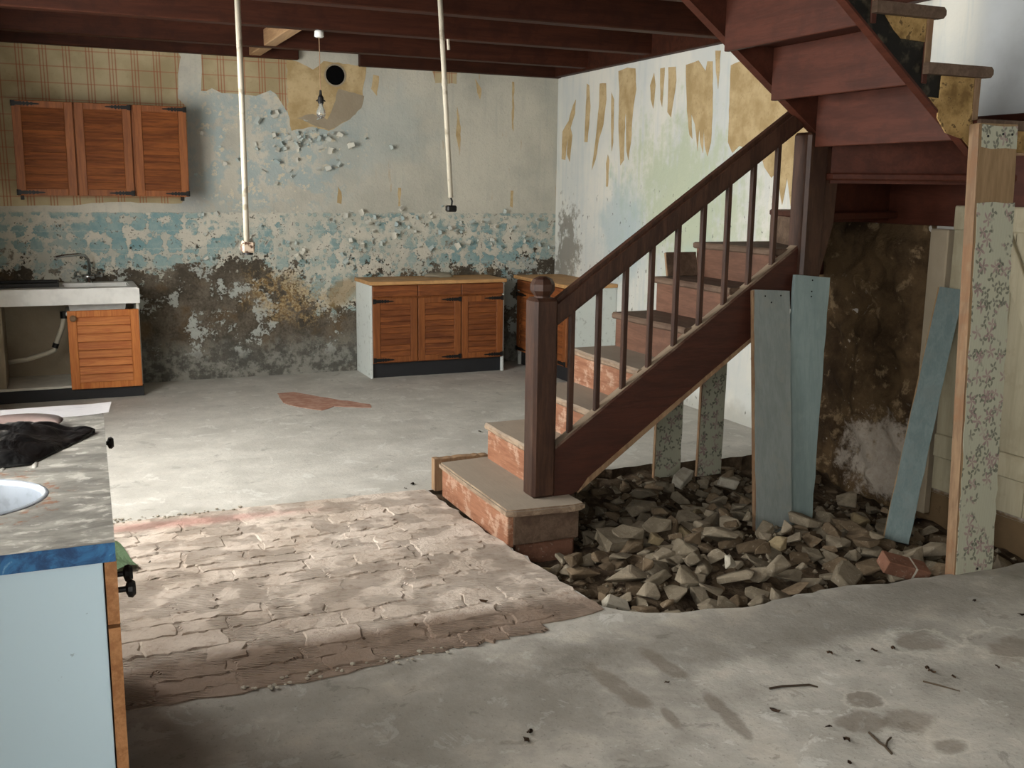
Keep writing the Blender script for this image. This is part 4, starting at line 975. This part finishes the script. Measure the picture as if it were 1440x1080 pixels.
mesh_obj('paint_drip', tube(B(), [at(630, 55, 1, 5.83), at(631, 70, 1, 5.83)], .009, 6), 'conduit', c2)
pm = pA.lerp(pB, .47); mesh_obj('coupling', tube(B(), [pm+Vector((0, 0, .02)), pm-Vector((0, 0, .02))], .0175, 10), 'conduit', c2)
mesh_obj('cable', tube(B(), [pB, pB+Vector((.008, 0, -.02)), pB+Vector((.004, 0, -.05))], .006, 8), 'black_iron', c2)
bm = box(B(), pB.x-.028, pB.x+.032, 5.825, 5.875, pB.z-.083, pB.z-.045, .008); mesh_obj('socket', bm, 'black_iron', c2)
lp = thing('bulb_pendant', (1.648, 6.91, 2.0), 'bare light bulb hanging on a thin cord from a white ceiling rose', 'lamp')
bx_, by_ = 1.648, 6.91
mesh_obj('ceiling_rose', lathe(B(), (bx_, by_, 2.505), [(.022, 0), (.03, .006), (.03, .036), (.024, .045)], 16), 'white_enamel', lp, smooth=True)
mesh_obj('cord', tube(B(), [(bx_, by_, 2.51), (bx_+.002, by_, 2.17)], .0028, 6), 'cord', lp)
bm = lathe(B(), (bx_+.002, by_, 2.09), [(.018, 0), (.021, .012), (.019, .04), (.010, .055), (.007, .085)], 12); 
for sgn in (-1, 1): tube(bm, [(bx_+.002+sgn*.015, by_, 2.115), (bx_+.002+sgn*.03, by_, 2.105)], .004, 6)
mesh_obj('lamp_holder', bm, 'black_iron', lp)
mesh_obj('bulb', lathe(B(), (bx_+.002, by_, 1.995), [(.004, 0), (.018, .003), (.028, .018), (.030, .034), (.026, .052), (.016, .075), (.013, .098)], 18), 'glass', lp, smooth=True)

# ------------------------------------------------------------ rubble
variants = {}
def stone_mesh(seed, n=13, sx=1, sy=1, sz=.7):
    rr = random.Random(seed); bm = B()
    for i in range(n):
        v = Vector((rr.gauss(0, 1), rr.gauss(0, 1), rr.gauss(0, 1))).normalized(); v = Vector([max(-.72, min(.72, q*rr.uniform(.85, 1.1))) for q in v]); bm.verts.new((v.x*sx, v.y*sy, v.z*sz))
    r_ = bmesh.ops.convex_hull(bm, input=bm.verts); bmesh.ops.delete(bm, geom=[g_ for g_ in r_['geom_interior'] if isinstance(g_, bmesh.types.BMVert)], context='VERTS')
    bmesh.ops.dissolve_limit(bm, angle_limit=.28, verts=bm.verts, edges=bm.edges)
    bmesh.ops.bevel(bm, geom=list(bm.edges), offset=.05, segments=1, affect='EDGES', clamp_overlap=True)
    bmesh.ops.triangulate(bm, faces=bm.faces); return bm
meshes = []
for k in range(14):
    bm = stone_mesh(k+11, rnd.choice((9, 11, 13)), rnd.uniform(1.0, 1.45), rnd.uniform(.75, 1.0), rnd.uniform(.45, .75))
    me = bpy.data.meshes.new('rubble_stone'); bm.to_mesh(me); bm.free(); meshes.append(me)
def with_mat(me, m):
    key = (me.name, m)
    if key not in variants: c_ = me.copy(); c_.materials.append(MATS[m]); variants[key] = c_
    return variants[key]
CELL = .02; hf = {}
def hget(x, y):
    k = (int(x/CELL), int(y/CELL))
    return hf.get(k, dirt_h(x, y))
LAB = {'stone_grey': ('rough grey-brown broken stone in the rubble heap under the stairs', 'grey rubble stones'), 'stone_brown': ('earth-brown broken stone in the rubble heap under the stairs', 'brown rubble stones'),
       'stone_yellow': ('yellowish broken stone among the grey rubble under the stairs', 'yellowish rubble stones'), 'stone_white': ('small pale broken stone among the grey rubble under the stairs', 'pale rubble stones')}
def drop(x, y, s, m, me=None, rot=None, label=None, group=None, name='rubble_stone', embed=.35):
    me = me or rnd.choice(meshes); foot = []
    r = s*.62; k = int(r/CELL)+1
    for i in range(-k, k+1):
        for j in range(-k, k+1):
            if (i*CELL)**2+(j*CELL)**2 <= r*r: foot.append((x+i*CELL, y+j*CELL))
    hs = sorted(hget(*f) for f in foot); base = hs[int(len(hs)*.8)]
    o = bpy.data.objects.new(name, with_mat(me, m)); col.objects.link(o); o.scale = (s,)*3
    o.rotation_euler = rot or (rnd.uniform(-.35, .35), rnd.uniform(-.35, .35), rnd.uniform(0, 6.28))
    o.location = (x, y, base+s*embed)
    for f in foot:
        kk = (int(f[0]/CELL), int(f[1]/CELL)); dd = math.hypot(f[0]-x, f[1]-y)/r
        hf[kk] = max(hget(*f), base+s*embed+s*.5*(1-dd*dd*.7))
    l, g_ = label or LAB[m][0], group or (LAB[m][1] if not label else None)
    tag(o, l, 'stone', g_); return o
def blocked(x, y, s):
    if 1.72 < x < 2.16+s*.7 and 3.9-s*.8 < y < 4.98: return True
    for bx0, by0 in ((3.09, 3.86), (3.28, 3.94), (3.64, 3.61)):
        if abs(x-bx0) < .10+s*.45 and abs(y-by0) < .02+s*.55: return True
    if math.hypot(x-3.19, y-3.11) < .09+s*.7: return True
    if 3.28-s*.6 < x < 3.58+s*.6 and y < 3.07+s*.6: return True
    if abs(y-4.80) < .02+s*.5 and (abs(x-3.08) < .09+s*.4 or abs(x-3.35) < .09+s*.4): return True
    return False
cnt = 0; tries = 0; placed = []
while cnt < 292 and tries < 9000:
    tries += 1
    layer = 0 if cnt < 200 else 1
    x = rnd.uniform(1.8, 4.0); y = rnd.uniform(3.02, 4.75)
    s = rnd.choice((.05, .06, .065, .075, .085, .095))*rnd.uniform(.85, 1.15)
    if y > 4.3: s *= .9
    if not inpit(x, y) or blocked(x, y, s): continue
    # leave the dark corner by the jamb mostly bare
    if x > 3.5 and rnd.random() < .8: continue
    if y > 4.3 and rnd.random() < .6: continue
    if not all(inpit(x+s*.72*math.cos(t), y+s*.72*math.sin(t)) for t in (0, 1, 2, 3, 4, 5)): continue
    sep = .58 if layer == 0 else .72
    if any(l == layer and math.hypot(x-a_, y-b_) < (s+q)*sep for a_, b_, q, l in placed): 
        if tries < 7600: continue
        continue
    u = rnd.random(); m = 'stone_grey' if u < .66 else 'stone_brown' if u < .93 else 'stone_yellow' if u < .962 else 'stone_grey' if u < .985 else 'stone_white'
    drop(x, y, s*(1 if layer == 0 else .85), m); placed.append((x, y, s, layer)); cnt += 1
    if cnt == 165: pass
boxm = bpy.data.meshes.new('rubble_block'); bm = box(B(), -.8, .8, -.5, .5, -.42, .42)
for v in bm.verts: v.co += Vector((rnd.uniform(-.14, .14), rnd.uniform(-.1, .1), rnd.uniform(-.08, .08)))
bmesh.ops.bevel(bm, geom=list(bm.edges), offset=.09, segments=1, affect='EDGES')
for v in bm.verts: v.co += Vector([rnd.uniform(-.03, .03) for _ in range(3)])
bm.to_mesh(boxm); bm.free()
drop(3.07, 4.62, .075, 'stone_white', boxm, (.3, -.25, .5), 'white broken block at the back of the rubble, before the floral boards', embed=.5, name='rubble_block')
drop(3.27, 4.48, .06, 'stone_white', boxm, (-.2, .3, -.4), 'white broken block lying between the floral boards and the blue boards', embed=.5, name='rubble_block')
drop(1.945, 3.36, .06, 'stone_white', boxm, (.35, .45, -.25), 'pale oblong block at the front edge of the rubble heap', embed=.6, name='rubble_block')
# half brick by the floral board
bm = box(B(), -.10, .10, -.045, .045, -.03, .03, .004); bk = mesh_obj('brick', bm, 'brick_red', origin=(0, 0, 0)); bk.location = (3.19, 3.11, .005); bk.rotation_euler = (.25, .28, -.32)
tag(bk, 'reddish brick lying at the foot of the floral board', 'brick')
bm = box(B(), -.004, .006, -.0455, .0455, -.0305, .0305, .001); mo = mesh_obj('mortar_mark', bm, 'stone_white', origin=(0, 0, 0)); mo.parent = bk; mo.location = (.03, 0, 0)
# flat slab next to the first step
bm = box(B(), -.11, .11, -.07, .07, -.03, .03, .006)
for v in bm.verts: v.co += Vector((rnd.uniform(-.012, .012), rnd.uniform(-.012, .012), 0))
sb = mesh_obj('stone_slab', bm, 'stone_grey', origin=(0, 0, 0)); sb.location = (2.30, 3.93, -.03); sb.rotation_euler = (.25, .1, .1); tag(sb, 'large flat grey stone slab beside the bottom step', 'stone')
# lower layer of rubble that fills the pit
bm = B()
for i in range(520):
    x = rnd.uniform(1.83, 4.1); y = rnd.uniform(3.06, 4.85); s = rnd.uniform(.03, .06)
    if not all(inpit(x+s*math.cos(t), y+s*math.sin(t)) for t in (0, 1.5, 3, 4.5)) or blocked(x, y, s): continue
    me = rnd.choice(meshes); k0 = len(bm.verts); bm.from_mesh(me); bm.verts.ensure_lookup_table()
    Mq = Matrix.Translation((x, y, dirt_h(x, y)+s*.12)) @ Matrix.Rotation(rnd.uniform(0, 6), 4, 'Z') @ Matrix.Rotation(rnd.uniform(-.4, .4), 4, 'X') @ Matrix.Scale(s, 4)
    for v in bm.verts[k0:]: v.co = Mq @ v.co
tag(mesh_obj('buried_rubble', bm, 'stone_brown', floor), kind='stuff')
# gravel and crumbs between the stones
bm = B()
for i in range(900):
    x = rnd.uniform(1.8, 4.12); y = rnd.uniform(3.02, 4.85)
    if not inpit(x, y) or not inpit(x+.03, y) or not inpit(x, y-.03) or blocked(x, y, .0): continue
    s = rnd.uniform(.008, .024); z = dirt_h(x, y)+rnd.choice((.0, .01, .02)); rr = Matrix.Rotation(rnd.uniform(0, 6), 3, 'Z'); vs = []
    for d in ((1, 0, 0), (-.8, .3, 0), (0, 1, .1), (.1, -.9, 0), (0, .1, .8), (.1, 0, -.7)): vs.append(bm.verts.new(Vector((x, y, z))+rr @ (Vector(d)*s*rnd.uniform(.7, 1.2))))
    for f in ((0, 2, 4), (2, 1, 4), (1, 3, 4), (3, 0, 4), (2, 0, 5), (1, 2, 5), (3, 1, 5), (0, 3, 5)): bm.faces.new([vs[k] for k in f])
gr = mesh_obj('gravel', bm, 'stone_grey', floor); tag(gr, kind='stuff')

# ------------------------------------------------------------ litter on the floor
def twig(px, label, r=.004):
    pts = [at(x, y, 2, .004) for x, y in px]
    return tag(mesh_obj('twig', tube(B(), pts, [r]*(len(pts)-1)+[r*.6], 6), 'twig'), label, 'twig')
twig([(1082, 968), (1100, 965), (1120, 964), (1138, 963), (1150, 966)], 'thick dark straight twig on the concrete before the rubble')
twig([(1298, 958), (1322, 964), (1350, 972)], 'thin dark twig on the concrete in front of the floral board', .003)
bm = tube(B(), [at(x, y, 2, .004) for x, y in ((1222, 1030), (1236, 1044), (1244, 1049), (1254, 1060))], .0035, 6); tube(bm, [at(x, y, 2, .004) for x, y in ((1246, 1049), (1248, 1042), (1253, 1037))], .003, 6)
tag(mesh_obj('twig', bm, 'twig'), 'small forked twig on the concrete floor', 'twig')
twig([(196, 800), (206, 795), (215, 786)], 'short dark twig beside the green mesh scrap', .004)
lm = []
for k in range(4):
    bm = B(); n = 9; c = bm.verts.new((0, 0, .006)); rg = [bm.verts.new((math.cos(i*2*math.pi/n)*rnd.uniform(.7, 1.2)*.016, math.sin(i*2*math.pi/n)*rnd.uniform(.4, .8)*.014, rnd.uniform(.0, .008))) for i in range(n)]
    for i in range(n): bm.faces.new((c, rg[i], rg[(i+1) % n]))
    bmesh.ops.solidify(bm, geom=list(bm.faces), thickness=.001)
    lm.append(mesh_obj('dry_leaf', bm, 'leaf', origin=(0, 0, 0)))
spots = [(938, 960), (1090, 1000), (1166, 919), (1206, 930), (1229, 915), (1256, 912), (1190, 1041), (1195, 1073), (1310, 945), (1370, 845), (1402, 938), (1437, 865), (1341, 952), (1304, 940), (1165, 1023), (745, 1030), (740, 1041), (680, 846), (585, 880), (512, 899), (570, 687), (580, 681), (437, 601), (675, 607)]
for i, (x, y) in enumerate(spots):
    p = at(x, y, 2, .003 if not 3.05 < at(x, y, 2, 0).y < 4.95 else .014); r = (0, 0, rnd.uniform(0, 6))
    s = rnd.uniform(.6, 1.1)
    if i < 4: o = lm[i]; o.location = p; o.rotation_euler = r; o.scale = (s,)*3
    else: o = copy_to(lm[i % 4], p, None, r, (s,)*3)
    tag(o, 'dry dark leaf scrap lying on the concrete floor', 'leaf', 'dry leaf scraps on the floor')
# green mesh scrap
A_, B_, C_ = at(163, 767, 2, .012), at(196, 806, 2, .012), at(170, 812, 2, .012)
bm = B(); n = 8; gv = []
o0, e1, e2 = Vector((.155, 4.62, .014)), Vector((.075, -.36, 0)), Vector((-.12, -.02, 0))
for i in range(n+1): gv.append([bm.verts.new(o0+e1*(i/n)+e2*(j/n)+Vector((0, 0, .012*math.sin(i*.8+j*.5)+.008))) for j in range(n+1)])
for i in range(n):
    for j in range(n): bm.faces.new((gv[i][j], gv[i+1][j], gv[i+1][j+1], gv[i][j+1]))
bmesh.ops.solidify(bm, geom=list(bm.faces), thickness=.004); tag(mesh_obj('mesh_scrap', bm, 'green_mesh'), 'scrap of faded green woven mesh on the floor beside the near counter', 'scrap')
